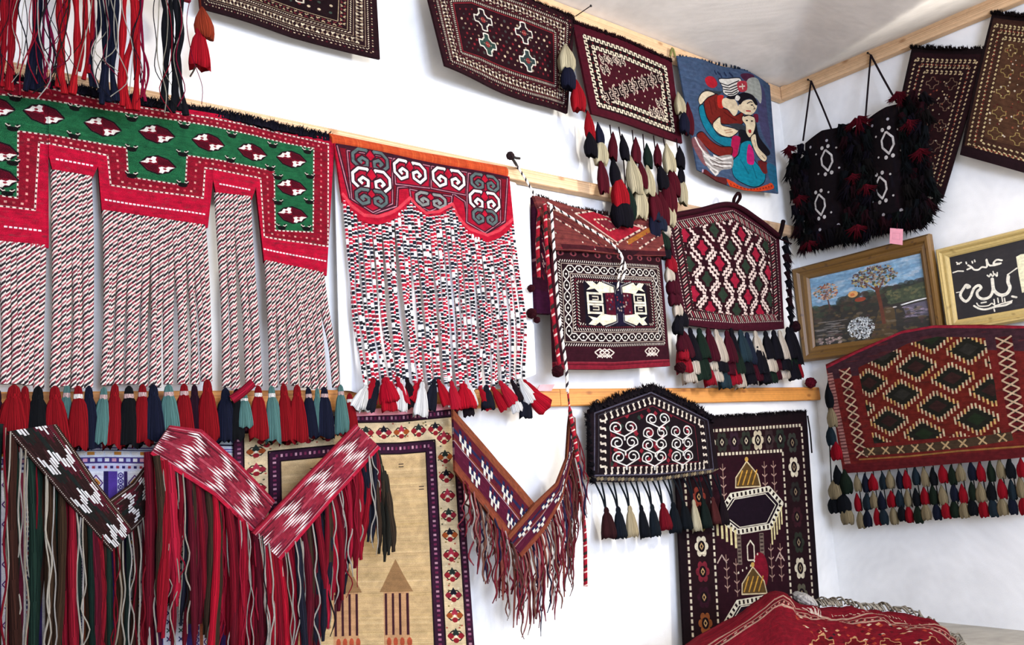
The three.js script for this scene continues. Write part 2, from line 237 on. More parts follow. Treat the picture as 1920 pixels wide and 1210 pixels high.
// the ceiling: plaster with a groin running out of the corner, its rib hanging a little lower
struct('ceiling', mergeGeometries([plane3([0.02, CEIL, -0.02], V(X0, 0, 0), V(0, 0, Z1), 150, 120, (p) => {
  const x = -p.x, z = p.z, r = Math.hypot(x, z), ang = Math.atan2(z, x);   // ang 0 along the long wall, 90 degrees along the right wall
  const c = 0.885, w = 0.15, q = (ang - c) / w; const k = q < -1 ? 0 : q < 1 ? -(q + 1) / 2 : -Math.max(0, 1 - (ang - c - w) / (Math.PI / 2 - c - w));
  p.y += 0.15 * Math.min(r, 1.6) * (k < 0 ? -Math.pow(-k, 1) : 0) * (1 - clamp((r - 1.6) / 1.5, 0, 1)) + lump(p.x + 4, p.z) * 0.6;
}), boxUV(box(X0 - 0.3, 0.3, CEIL + 0.12, CEIL + 0.4, -0.3, Z1 + 0.3))].map((g) => (g.index ? g.toNonIndexed() : g))), ceilMat, 'off white plastered ceiling with a soft groin running from the corner');
const frost = new THREE.MeshStandardMaterial({ color: 0xf4f2ea, emissive: 0xfff6e8, emissiveIntensity: 1.2, roughness: 0.6 });
const frost2 = new THREE.MeshStandardMaterial({ color: 0xe8f0fa, emissive: 0xcfe0ff, emissiveIntensity: 0.8, roughness: 0.6 });
const wfr = new THREE.MeshStandardMaterial({ color: 0xe6e2d8, roughness: 0.6 });
function windowOf(name, x, w0, w1, h0, h1, alongZ, mat, label) {
  const f = 0.04, o = alongZ ? (p, q, r, s) => box(x + 0.03, x + 0.08, r, s, p, q) : (p, q, r, s) => box(p, q, r, s, x + 0.03, x + 0.08);
  const m = struct(name, mergeGeometries([o(w0, w0 + f, h0, h1), o(w1 - f, w1, h0, h1), o(w0 + f, w1 - f, h0, h0 + f), o(w0 + f, w1 - f, h1 - f, h1)]), wfr, label);
  part('pane', alongZ ? box(x + 0.05, x + 0.06, h0 + f, h1 - f, w0 + f, w1 - f) : box(w0 + f, w1 - f, h0 + f, h1 - f, x + 0.05, x + 0.06), mat, m);
}
windowOf('window_1', 0.02, WIN[0], WIN[1], WIN[2], WIN[3], true, frost, 'small high frosted window in the right wall, bright with daylight');
windowOf('window_2', Z1, BW[0], BW[1], BW[2], BW[3], false, frost2, 'wide frosted window in the wall behind the viewer');

// ---------- battens the things hang from ----------
function batten(wall, a0, a1, b0, b1, depth, mat, name, label, back = 0) {
  const L = a1 - a0, h = b1 - b0, sh = new THREE.Shape(); const bv = 0.004;
  sh.moveTo(bv, 0); sh.lineTo(h - bv, 0); sh.lineTo(h, bv); sh.lineTo(h, depth - bv); sh.lineTo(h - bv, depth); sh.lineTo(bv, depth); sh.lineTo(0, depth - bv); sh.lineTo(0, bv); sh.closePath();
  const g = new THREE.ExtrudeGeometry(sh, { depth: L, bevelEnabled: false }); const p = g.attributes.position, n = g.attributes.normal, uv = g.attributes.uv;
  for (let i = 0; i < p.count; i++) { const y = p.getX(i), d = p.getY(i), l = p.getZ(i); const q = at(wall, a0 + l, b0 + y, d + back); uv.setXY(i, l / 1.1 + a0, (Math.abs(n.getX(i)) > 0.7 ? d : y) / 0.12); p.setXYZ(i, q.x, q.y, q.z); }
  if (wall === 'A') { const idx = []; for (let i = 0; i < p.count; i += 3) idx.push(i, i + 2, i + 1); g.setIndex(idx); }
  const gg = g.index ? g.toNonIndexed() : g; gg.computeVertexNormals();
  return tag(part(name, gg, mat, scene), label, 'batten', 'pine battens on the walls');
}
batten('A', -6.3, -0.002, 2.915, 2.997, 0.04, M.pine, 'wooden_batten', 'pale pine batten along the long wall just under the ceiling', 0.001);
batten('B', 0.045, 2.3, 2.915, 2.997, 0.045, M.pine, 'wooden_batten', 'pale pine batten along the right wall just under the ceiling', 0.001);
batten('A', -6.3, -1.52, 2.092, 2.15, 0.045, M.pine, 'wooden_batten', 'middle pine batten on the long wall behind the fringed red valance', 0.001);
batten('A', -1.45, -0.03, 2.085, 2.145, 0.042, M.pineGrey, 'wooden_batten', 'greyish end of the middle batten behind the five-sided lattice bag', 0.001);
batten('A', -6.3, -1.987, 1.15, 1.222, 0.032, M.pineOrange, 'wooden_batten', 'low orange pine batten behind the tassels of the red valance', 0.001);
batten('A', -1.984, -0.012, 1.15, 1.222, 0.032, M.pineOrange, 'wooden_batten', 'low orange pine batten running into the corner above the small black bag', 0.001);
{ const r = new THREE.TorusGeometry(0.012, 0.0025, 8, 20); const p = at('A', -1.785, 1.16, 0.045); r.translate(p.x, p.y, p.z); tag(part('ring_hook', r, M.iron, scene), 'small iron ring on the low batten above the small black bag', 'hook'); }

const IVORY = '#e2d3b8', MAROON = '#45111c', BLACK = '#1a0f12', RED = '#8e1a26', NAVYC = '#1d2036';

// ---------- rugs along the top of the long wall ----------
{ // dark rug with dotted borders, cut by the top of the picture
  const t = thing('rug', 'dark brown rug with fine ivory dotted borders beside the hanging red strings', 'rug');
  const cols = [[-3.467, 2.454, -3.50, 2.945], [-3.149, 2.444, -3.06, 2.945], [-2.8, 2.45, -2.79, 2.945]];
  const w = 0.72, h = 0.62;
  const tex = woven(w, h, (g) => {
    rect(g, '#241014', 0, 0, w, h);
    dabs(g, ['#c9b391', '#8a6a55', '#c9b391', '#5a1c22'], ringPath(0.022, w, h), 0.014, 0.006, 0.005);
    dabs(g, '#d9c7a6', ringPath(0.036, w, h), 0.011, 0.008, 0.0035, 0.5);
    line(g, '#8f7a62', 0.003, ringPath(0.046, w, h));
    braid(g, ['#d9c7a6', '#8f7a62'], ringPath(0.066, w, h), 0.016, 0.03);
    line(g, '#8f7a62', 0.003, ringPath(0.086, w, h));
    dabs(g, '#d9c7a6', ringPath(0.096, w, h), 0.011, 0.008, 0.004, -0.5);
    line(g, '#bda67e', 0.0025, ringPath(0.106, w, h));
    braid(g, ['#bda67e', '#6f2a2c'], ringPath(0.122, w, h), 0.018, 0.022);
    line(g, '#bda67e', 0.0025, ringPath(0.138, w, h));
    rect(g, '#1d0d10', 0.14, 0.14, w - 0.28, h - 0.28);
    for (let y = 0.17; y < h - 0.15; y += 0.035) for (let x = 0.17; x < w - 0.15; x += 0.035) dot(g, pick(['#c9b391', '#7a2a2a', '#3c4a3c']), x + rr(-0.004, 0.004), y, 0.006);
    for (const [x, y] of [[0.3, 0.26], [0.3, 0.4], [0.45, 0.26], [0.45, 0.4]]) medallion(g, IVORY, x, y, 0.045, 0.045, 0.006, '#2c1418');
  }, { bg: '#241014', amp: 0.4 });
  cloth(t, 'pile', 'A', cols, { uvPatch: true, mat: wool(tex, w, h), th: 0.01, off: (u, v) => lerp(0.075, 0.052, v) + 0.008 * Math.sin(u * 6) * (1 - v) });
}
{ // dark red rug with four small medallions
  const t = thing('rug', 'dark red rug with four small ivory medallions standing off the wall at its left edge', 'rug');
  const cols = [[-2.562, 2.451, -2.595, 2.803], [-2.34, 2.45, -2.369, 2.915], [-2.053, 2.444, -2.061, 2.934], [-1.835, 2.446, -1.734, 2.927]];
  const w = 0.98, h = 0.62;
  const tex = woven(w, h, (g) => {
    rect(g, '#2b0f15', 0, 0, w, h);
    dabs(g, ['#7a1f26', '#2b0f15', '#b09a7a'], ringPath(0.028, w, h), 0.016, 0.009, 0.006);
    dabs(g, '#e2d3b8', ringPath(0.05, w, h), 0.013, 0.005, 0.013, 0.2);
    line(g, '#6a2a2a', 0.003, ringPath(0.062, w, h));
    braid(g, ['#e2d3b8', '#a08a70'], ringPath(0.085, w, h), 0.024, 0.04);
    braid(g, ['#5a1a20', '#d8c8a8'], ringPath(0.107, w, h), 0.024, 0.02);
    line(g, '#6a2a2a', 0.003, ringPath(0.122, w, h));
    dabs(g, '#e2d3b8', ringPath(0.137, w, h), 0.013, 0.005, 0.014, -0.2);
    line(g, '#7a1f26', 0.008, ringPath(0.152, w, h)); line(g, '#1a0c10', 0.004, ringPath(0.16, w, h));
    rect(g, '#2a0d14', 0.162, 0.162, w - 0.324, h - 0.324);
    let r = 0; for (let y = 0.19; y < h - 0.17; y += 0.03, r++) for (let x = 0.19 + (r % 2) * 0.02; x < w - 0.17; x += 0.042) dot(g, pick(['#a08a70', '#7d2026', '#7d2026', '#40403a', '#c9b391']), x, y, rr(0.005, 0.009));
    for (const [x, y, c] of [[0.34, 0.23, '#2a1a20'], [0.35, 0.37, '#33473f'], [0.61, 0.22, '#2a1a20'], [0.62, 0.38, '#33403f']]) { medallion(g, '#e6dcc6', x, y, 0.058, 0.062, 0.008, c); dot(g, '#8a3030', x, y, 0.016); dabs(g, '#c9b391', [x - 0.03, y, x + 0.03, y], 0.012, 0.005, 0.005); }
  }, { bg: '#2b0f15', amp: 0.4 });
  cloth(t, 'pile', 'A', cols, { uvPatch: true, mat: wool(tex, w, h), th: 0.012, ns: 10, off: (u, v) => lerp(0.055, lerp(0.05, 0.14, (1 - u) ** 1.5), 1 - v * 0.55) + 0.006 + 0.012 * Math.sin(u * 8 + 1) * (1 - v) });
  // fuzzy dark selvedge along the top
  selvedgeRow(t, 'A', cols.slice(2), 34, 0.052, [0.018, 0.028], [0x20090e]);
}
{ // zigzag rug with tassels
  const t = thing('rug', 'maroon rug with castle-edged ivory borders and rows of hanging tassels beside the blue felt hanging', 'rug');
  const cols = [[-1.706, 2.463, -1.748, 2.907], [-1.417, 2.454, -1.428, 2.914], [-1.061, 2.446, -1.056, 2.893]];
  const w = 0.72, h = 0.5;
  const tex = woven(w, h, (g) => {
    rect(g, '#4a0f1c', 0, 0, w, h); rect(g, '#1f0c10', 0.05, 0.05, w - 0.1, h - 0.09);
    rect(g, '#4a0f1c', 0.02, 0, w, 0.045);
    meander(g, '#ecdcbc', ringPath(0.062, w, h), 0.034, 0.008, 0.0085);
    meander(g, '#ecdcbc', ringPath(0.108, w, h), 0.034, 0.008, 0.0085);
    dabs(g, '#8a2a30', ringPath(0.086, w, h), 0.05, 0.008, 0.008);
    rect(g, '#43101b', 0.125, 0.125, w - 0.25, h - 0.25);
    for (let y = 0.16; y < h - 0.14; y += 0.045) for (let x = 0.15; x < w - 0.14; x += 0.06) dot(g, '#d9c7a6', x + ((y * 100) % 9 > 4 ? 0.03 : 0), y, 0.005);
    const flower = (x, y, s) => { g.save(); g.translate(x, y); g.rotate(-0.35); poly(g, '#1f0c10', [-s, -s * 0.7, s, -s * 0.7, s, s * 0.7, -s, s * 0.7]); for (const [a, b] of [[-1, -1], [1, -1], [1, 1], [-1, 1]]) line(g, '#dcc6b0', 0.005, [a * s * 0.25, 0, a * s * 0.25, b * s * 0.4, a * s * 0.6, b * s * 0.4, a * s * 0.6, b * s * 0.95, a * s * 0.98, b * s * 0.6, a * s * 0.98, b * s * 0.1, a * s * 0.55, b * s * 0.1]); g.restore(); };
    for (let k = 0; k < 6; k++) flower(0.155 + k * 0.084, 0.37 - k * 0.043, 0.043);
    for (const [x, y] of [[0.17, 0.16], [0.235, 0.15], [0.165, 0.22], [0.3, 0.14], [0.56, 0.36], [0.5, 0.37], [0.57, 0.3]]) flower(x, y, 0.03);
  }, { bg: '#4a0f1c', amp: 0.3 });
  cloth(t, 'pile', 'A', cols, { uvPatch: true, mat: wool(tex, w, h), th: 0.012, off: (u, v) => lerp(0.085, 0.058, v) + 0.01 * Math.sin(u * 5) * (1 - v) });
  const C = { w: 0xcbbd98, k: 0x16131a, m: 0x56131f, r: 0xa3141f, g: 0x1b2a22, n: 0x1c1d30 };
  // [px x, px y top, length px, radius, colour] turned into wall metres
  const T = [
    [-1.858, 2.75, 0.125, 0.058, 'w'], [-1.862, 2.657, 0.12, 0.05, 'n'], [-1.817, 2.588, 0.14, 0.05, 'r'], [-1.753, 2.461, 0.13, 0.035, 'r'], [-1.694, 2.416, 0.1, 0.03, 'n'], [-1.765, 2.355, 0.11, 0.045, 'k'], [-1.683, 2.345, 0.125, 0.05, 'w'],
    [-1.605, 2.389, 0.13, 0.033, 'm'], [-1.545, 2.39, 0.12, 0.033, 'k'], [-1.454, 2.392, 0.13, 0.035, 'm'], [-1.383, 2.374, 0.115, 0.033, 'g'], [-1.305, 2.388, 0.11, 0.03, 'm'], [-1.233, 2.402, 0.14, 0.048, 'w'], [-1.132, 2.409, 0.11, 0.035, 'k'],
    [-1.712, 2.244, 0.16, 0.038, 'm'], [-1.617, 2.266, 0.13, 0.038, 'k'], [-1.503, 2.296, 0.18, 0.055, 'w'], [-1.445, 2.274, 0.13, 0.04, 'm'], [-1.398, 2.265, 0.15, 0.05, 'w'], [-1.296, 2.285, 0.12, 0.042, 'k'], [-1.218, 2.288, 0.14, 0.05, 'm'], [-1.126, 2.314, 0.1, 0.028, 'k'],
    [-1.605, 2.194, 0.17, 0.06, 'r'], [-1.451, 2.171, 0.17, 0.055, 'w'], [-1.382, 2.166, 0.17, 0.05, 'm'], [-1.256, 2.22, 0.17, 0.062, 'm'], [-1.127, 2.257, 0.14, 0.038, 'w'],
    [-1.603, 2.104, 0.16, 0.075, 'k'], [-1.539, 2.134, 0.15, 0.05, 'g'], [-1.317, 2.147, 0.16, 0.055, 'm'], [-1.245, 2.163, 0.13, 0.05, 'k'], [-1.272, 2.114, 0.13, 0.055, 'w'], [-1.384, 2.046, 0.13, 0.045, 'n'],
    [-1.095, 2.7, 0.11, 0.042, 'w'], [-1.077, 2.605, 0.12, 0.04, 'n'], [-1.036, 2.656, 0.17, 0.04, 'm'],
  ];
  reseed(41);
  for (const [a, b, len, r, c] of T) tassel(t, 'A', a, b, 0.1 + rr(0, 0.02), len * 1.0, r * 0.8, C[c], { geos: BULB, tilt: rr(-0.12, 0.12) });
  for (const [a, b] of [[-1.593, 2.402], [-1.533, 2.404], [-1.442, 2.406], [-1.368, 2.401], [-1.291, 2.408], [-1.22, 2.413], [-1.117, 2.427], [-1.673, 2.399]])
    part('tassel_cord', tubeGeo([at('A', a, b + 0.03, 0.085), at('A', a + rr(-0.01, 0.01), b - 0.12, 0.092), at('A', a + rr(-0.015, 0.015), b - 0.27, 0.094)], 0.003, { n: 8 }), yarn(0x2a1418), t);
  part('tassel_cord', tubeGeo([at('A', -1.758, 2.871, 0.07), at('A', -1.836, 2.687, 0.1), at('A', -1.79, 2.547, 0.1), at('A', -1.739, 2.407, 0.1), at('A', -1.695, 2.24, 0.1)], 0.004, { n: 24 }), yarn(0x2a1418), t);
  selvedgeRow(t, 'A', cols, 56, 0.058, [0.014, 0.022], [0x2c0a12, 0x20090e]);
}
nail('A', -1.709, 2.956, 0.14, 'nail holding the corner where two top rugs meet');

// ---------- blue felt hanging ----------
{
  const t = thing('felt_hanging', 'blue grey felt hanging with appliqued woman in red and teal robes near the corner', 'hanging');
  const cols = [[-0.9633, 2.323, -1.017, 2.93], [-0.8131, 2.285, -0.7767, 2.959], [-0.5619, 2.274, -0.438, 3.001], [-0.2589, 2.3, -0.1967, 2.957]];
  const bb = bounds(cols), O = 0;
  const tex = wovenAt(bb, (g) => {
    const S = '#e6cfaa', K = '#17131a', o = 0.005;
    rect(g, '#43546e', bb[0], bb[1], bb[2] - bb[0], bb[3] - bb[1]);
    for (let k = 0; k < 1400; k++) { g.globalAlpha = 0.14; dot(g, pick(['#6d7c92', '#2c384e', '#2f5a72', '#5a5878']), rr(bb[0], bb[2]), rr(bb[1], bb[3]), rr(0.006, 0.03), 0.004); } g.globalAlpha = 1;
    blob(g, '#4a4666', [-0.332, 2.94, -0.2772, 2.916, -0.2716, 2.762, -0.2765, 2.557, -0.354, 2.644, -0.3585, 2.802]);
    for (const p of [[-0.7041, 2.929, -0.6862, 2.909], [-0.6505, 2.928, -0.6324, 2.908], [-0.6037, 2.947, -0.5853, 2.927], [-0.5582, 2.955, -0.5279, 2.937], [-0.6718, 2.93, -0.6518, 2.921]]) line(g, '#232c48', 0.014, p);
    blob(g, '#4e2238', [-0.4675, 2.959, -0.4059, 2.981, -0.3546, 2.975, -0.3781, 2.944, -0.4387, 2.93]);
    blob(g, '#b3202e', [-0.8184, 2.842, -0.7769, 2.873, -0.7122, 2.882, -0.6867, 2.856, -0.7391, 2.817, -0.8022, 2.815]);
    blob(g, '#343c42', [-0.8385, 2.783, -0.758, 2.799, -0.6582, 2.822, -0.6277, 2.842, -0.6847, 2.794, -0.7938, 2.772]);
    blob(g, '#e6ded0', [-0.6688, 2.885, -0.5762, 2.916, -0.4696, 2.935, -0.4915, 2.859, -0.5729, 2.811, -0.6372, 2.819, -0.6398, 2.853], K, o);
    for (const p of [[-0.6585, 2.87, -0.5837, 2.873, -0.4856, 2.922], [-0.6418, 2.854, -0.5752, 2.86, -0.487, 2.902], [-0.6336, 2.839, -0.566, 2.849, -0.4926, 2.884], [-0.6252, 2.825, -0.5571, 2.837, -0.5, 2.868], [-0.5994, 2.817, -0.5476, 2.829, -0.5098, 2.851]]) line(g, K, 0.0055, p);
    blob(g, '#a5a69a', [-0.4104, 2.945, -0.3253, 2.963, -0.3042, 2.888, -0.33, 2.816, -0.3612, 2.837, -0.4521, 2.857]); blob(g, '#b23a44', [-0.5022, 2.906, -0.4278, 2.926, -0.4353, 2.874, -0.4977, 2.856]); for (const p of [[-0.4926, 2.884, -0.4447, 2.897], [-0.4633, 2.908, -0.4673, 2.873]]) line(g, '#e8d8c0', 0.008, p);
    blob(g, '#74201a', [-0.8508, 2.708, -0.7968, 2.754, -0.6958, 2.791, -0.7015, 2.727, -0.6214, 2.724, -0.5709, 2.699, -0.4986, 2.729, -0.4928, 2.687, -0.5358, 2.649, -0.6259, 2.638, -0.7024, 2.63, -0.7036, 2.654, -0.7438, 2.635, -0.7919, 2.598, -0.8382, 2.63], K, o); for (const p of [[-0.8004, 2.733, -0.7824, 2.655], [-0.7437, 2.76, -0.734, 2.693], [-0.6577, 2.702, -0.5533, 2.675]]) line(g, '#571410', 0.008, p);
    blob(g, '#e2cfae', [-0.8985, 2.708, -0.8632, 2.756, -0.8022, 2.784, -0.7262, 2.788, -0.809, 2.744, -0.856, 2.707, -0.8852, 2.684], K, o);
    blob(g, '#c3281f', [-0.7029, 2.781, -0.6383, 2.8, -0.6575, 2.765, -0.6551, 2.729, -0.7105, 2.718]);
    blob(g, '#15748a', [-0.9008, 2.669, -0.8634, 2.693, -0.8435, 2.628, -0.7943, 2.584, -0.7475, 2.553, -0.616, 2.559, -0.6243, 2.513, -0.7355, 2.501, -0.8347, 2.528, -0.8881, 2.586], K, o);
    blob(g, S, [-0.6557, 2.775, -0.5523, 2.803, -0.5265, 2.773, -0.5372, 2.726, -0.5712, 2.698, -0.61, 2.726, -0.6626, 2.736]);
    blob(g, S, [-0.5174, 2.773, -0.4612, 2.809, -0.4037, 2.821, -0.3661, 2.799, -0.3879, 2.758, -0.4488, 2.722, -0.4986, 2.729, -0.5296, 2.744]);
    blob(g, K, [-0.6172, 2.796, -0.5249, 2.83, -0.4521, 2.857, -0.3824, 2.848, -0.3573, 2.808, -0.374, 2.795, -0.4122, 2.825, -0.4733, 2.804, -0.5104, 2.775, -0.5307, 2.799, -0.5871, 2.793]); blob(g, '#e6ded0', [-0.5194, 2.83, -0.4975, 2.821, -0.5175, 2.797, -0.5415, 2.801]);
    line(g, K, 0.005, [-0.4508, 2.791, -0.4202, 2.808, -0.4015, 2.809]); line(g, K, 0.006, [-0.4193, 2.788, -0.3998, 2.793]); line(g, K, 0.004, [-0.4009, 2.787, -0.3848, 2.775, -0.3998, 2.769]); line(g, '#b03030', 0.008, [-0.4661, 2.746, -0.4262, 2.751]);
    blob(g, S, [-0.7877, 2.605, -0.7547, 2.633, -0.7021, 2.663, -0.7015, 2.624, -0.6284, 2.623, -0.5501, 2.619, -0.6162, 2.57, -0.683, 2.558, -0.756, 2.565, -0.7892, 2.584], K, o); for (const p of [[-0.6767, 2.594, -0.6084, 2.613], [-0.6684, 2.581, -0.5994, 2.602]]) line(g, '#b07a5a', 0.004, p);
    blob(g, '#33363c', [-0.6259, 2.638, -0.5339, 2.659, -0.487, 2.646, -0.5077, 2.619, -0.5639, 2.616, -0.6056, 2.629]);
    blob(g, K, [-0.5455, 2.62, -0.4934, 2.623, -0.4658, 2.578, -0.5545, 2.547]); blob(g, K, [-0.3958, 2.693, -0.3816, 2.61, -0.2909, 2.533, -0.3315, 2.507, -0.4078, 2.546, -0.4339, 2.614]); blob(g, '#6a1830', [-0.4061, 2.736, -0.3677, 2.742, -0.377, 2.694, -0.4106, 2.7]);
    blob(g, S, [-0.5001, 2.709, -0.4066, 2.721, -0.401, 2.678, -0.4389, 2.611, -0.4727, 2.589, -0.4925, 2.616, -0.4889, 2.66, -0.5092, 2.684], K, o * 0.8); for (const p of [[-0.4795, 2.686, -0.4627, 2.691], [-0.4377, 2.69, -0.4207, 2.695]]) line(g, K, 0.007, p); blob(g, '#a32a2a', [-0.4716, 2.631, -0.4476, 2.638, -0.4484, 2.622, -0.4677, 2.616]); line(g, K, 0.005, [-0.4913, 2.708, -0.4486, 2.724, -0.4045, 2.72]);
    blob(g, '#b0194a', [-0.6069, 2.573, -0.5466, 2.578, -0.5782, 2.502, -0.6044, 2.454, -0.6377, 2.462]);
    blob(g, '#127c90', [-0.5461, 2.544, -0.4586, 2.568, -0.4637, 2.481, -0.4263, 2.438, -0.3682, 2.404, -0.3854, 2.351, -0.4651, 2.307, -0.5549, 2.306, -0.6482, 2.344, -0.6451, 2.421, -0.5775, 2.481], K, o); for (const p of [[-0.5727, 2.448, -0.52, 2.373], [-0.4833, 2.449, -0.4557, 2.356]]) line(g, '#0e6274', 0.008, p);
    blob(g, '#c0206a', [-0.4825, 2.549, -0.4554, 2.524, -0.4652, 2.437, -0.5174, 2.435]);
    blob(g, '#6a2020', [-0.4244, 2.459, -0.3394, 2.467, -0.3378, 2.416, -0.3793, 2.395, -0.4182, 2.432]); blob(g, '#25627e', [-0.3382, 2.461, -0.2361, 2.448, -0.2524, 2.309, -0.3184, 2.348, -0.3428, 2.402]);
    blob(g, S, [-0.4583, 2.593, -0.4145, 2.619, -0.4051, 2.548, -0.3312, 2.497, -0.358, 2.468, -0.4086, 2.482, -0.4536, 2.546], K, o); for (const p of [[-0.3815, 2.502, -0.3557, 2.485], [-0.43, 2.586, -0.4242, 2.544]]) line(g, '#6a4a3a', 0.004, p);
    blob(g, '#74201a', [-0.9407, 2.509, -0.8992, 2.537, -0.8285, 2.503, -0.737, 2.492, -0.6256, 2.506, -0.6444, 2.461, -0.7474, 2.432, -0.8486, 2.445], K, o);
    blob(g, '#7d4f52', [-0.9826, 2.481, -0.9448, 2.501, -0.8541, 2.412, -0.8944, 2.352, -0.9311, 2.372]); blob(g, '#9b948e', [-0.9108, 2.435, -0.8331, 2.416, -0.6365, 2.457, -0.6479, 2.393, -0.7609, 2.354, -0.8195, 2.315, -0.8933, 2.359]);
    for (const p of [[-0.9551, 2.499, -0.9321, 2.457, -0.8935, 2.418, -0.845, 2.405, -0.7609, 2.415], [-0.9179, 2.44, -0.8668, 2.396, -0.7853, 2.394, -0.6491, 2.417], [-0.905, 2.409, -0.84, 2.374, -0.7567, 2.378, -0.6578, 2.399], [-0.8214, 2.424, -0.7393, 2.419, -0.6434, 2.449], [-0.8987, 2.374, -0.8441, 2.35, -0.7894, 2.34], [-0.8655, 2.344, -0.8241, 2.317, -0.7932, 2.336]]) line(g, '#e0d8d0', 0.011, p);
    for (const p of [[-0.857, 2.395, -0.7762, 2.387, -0.6563, 2.407], [-0.8307, 2.369, -0.7369, 2.372], [-0.8025, 2.414, -0.7303, 2.41]]) line(g, '#54423e', 0.005, p);
    blob(g, '#5a1f20', [-0.9095, 2.333, -0.8405, 2.311, -0.7134, 2.314, -0.7325, 2.277, -0.8563, 2.278, -0.9219, 2.307]); line(g, '#c8a0a8', 0.009, [-0.9229, 2.331, -0.9403, 2.279]);
    blob(g, '#cf4420', [-0.7178, 2.313, -0.6631, 2.309, -0.6014, 2.292, -0.5133, 2.29, -0.3679, 2.334, -0.3154, 2.351, -0.296, 2.33, -0.4229, 2.289, -0.5617, 2.269, -0.6903, 2.277]); dabs(g, '#8a2a18', [-0.6979, 2.294, -0.5595, 2.281, -0.4205, 2.302, -0.3086, 2.338], 0.03, 0.014, 0.008);
  }, { bg: '#4b5c74', amp: 0.25 });
  cloth(t, 'felt', 'A', cols, { mat: wool(tex, 0.8, 0.75), bb, th: 0.007, ns: 12, nt: 30, off: (u, v) => 0.065 + 0.014 * Math.sin(u * 9) * (0.4 + 0.6 * v) + 0.012 * (1 - v) });
  part('hanging_loop', tubeGeo([at('A', -1.06, 2.921, 0.055), at('A', -1.041, 2.967, 0.06), at('A', -1.026, 2.924, 0.06)], 0.006, { n: 10 }), yarn(0xb8b46a), t);
  selvedgeRow(t, 'A', cols, 26, 0.066, [0.01, 0.016], [0x33435c]);
}

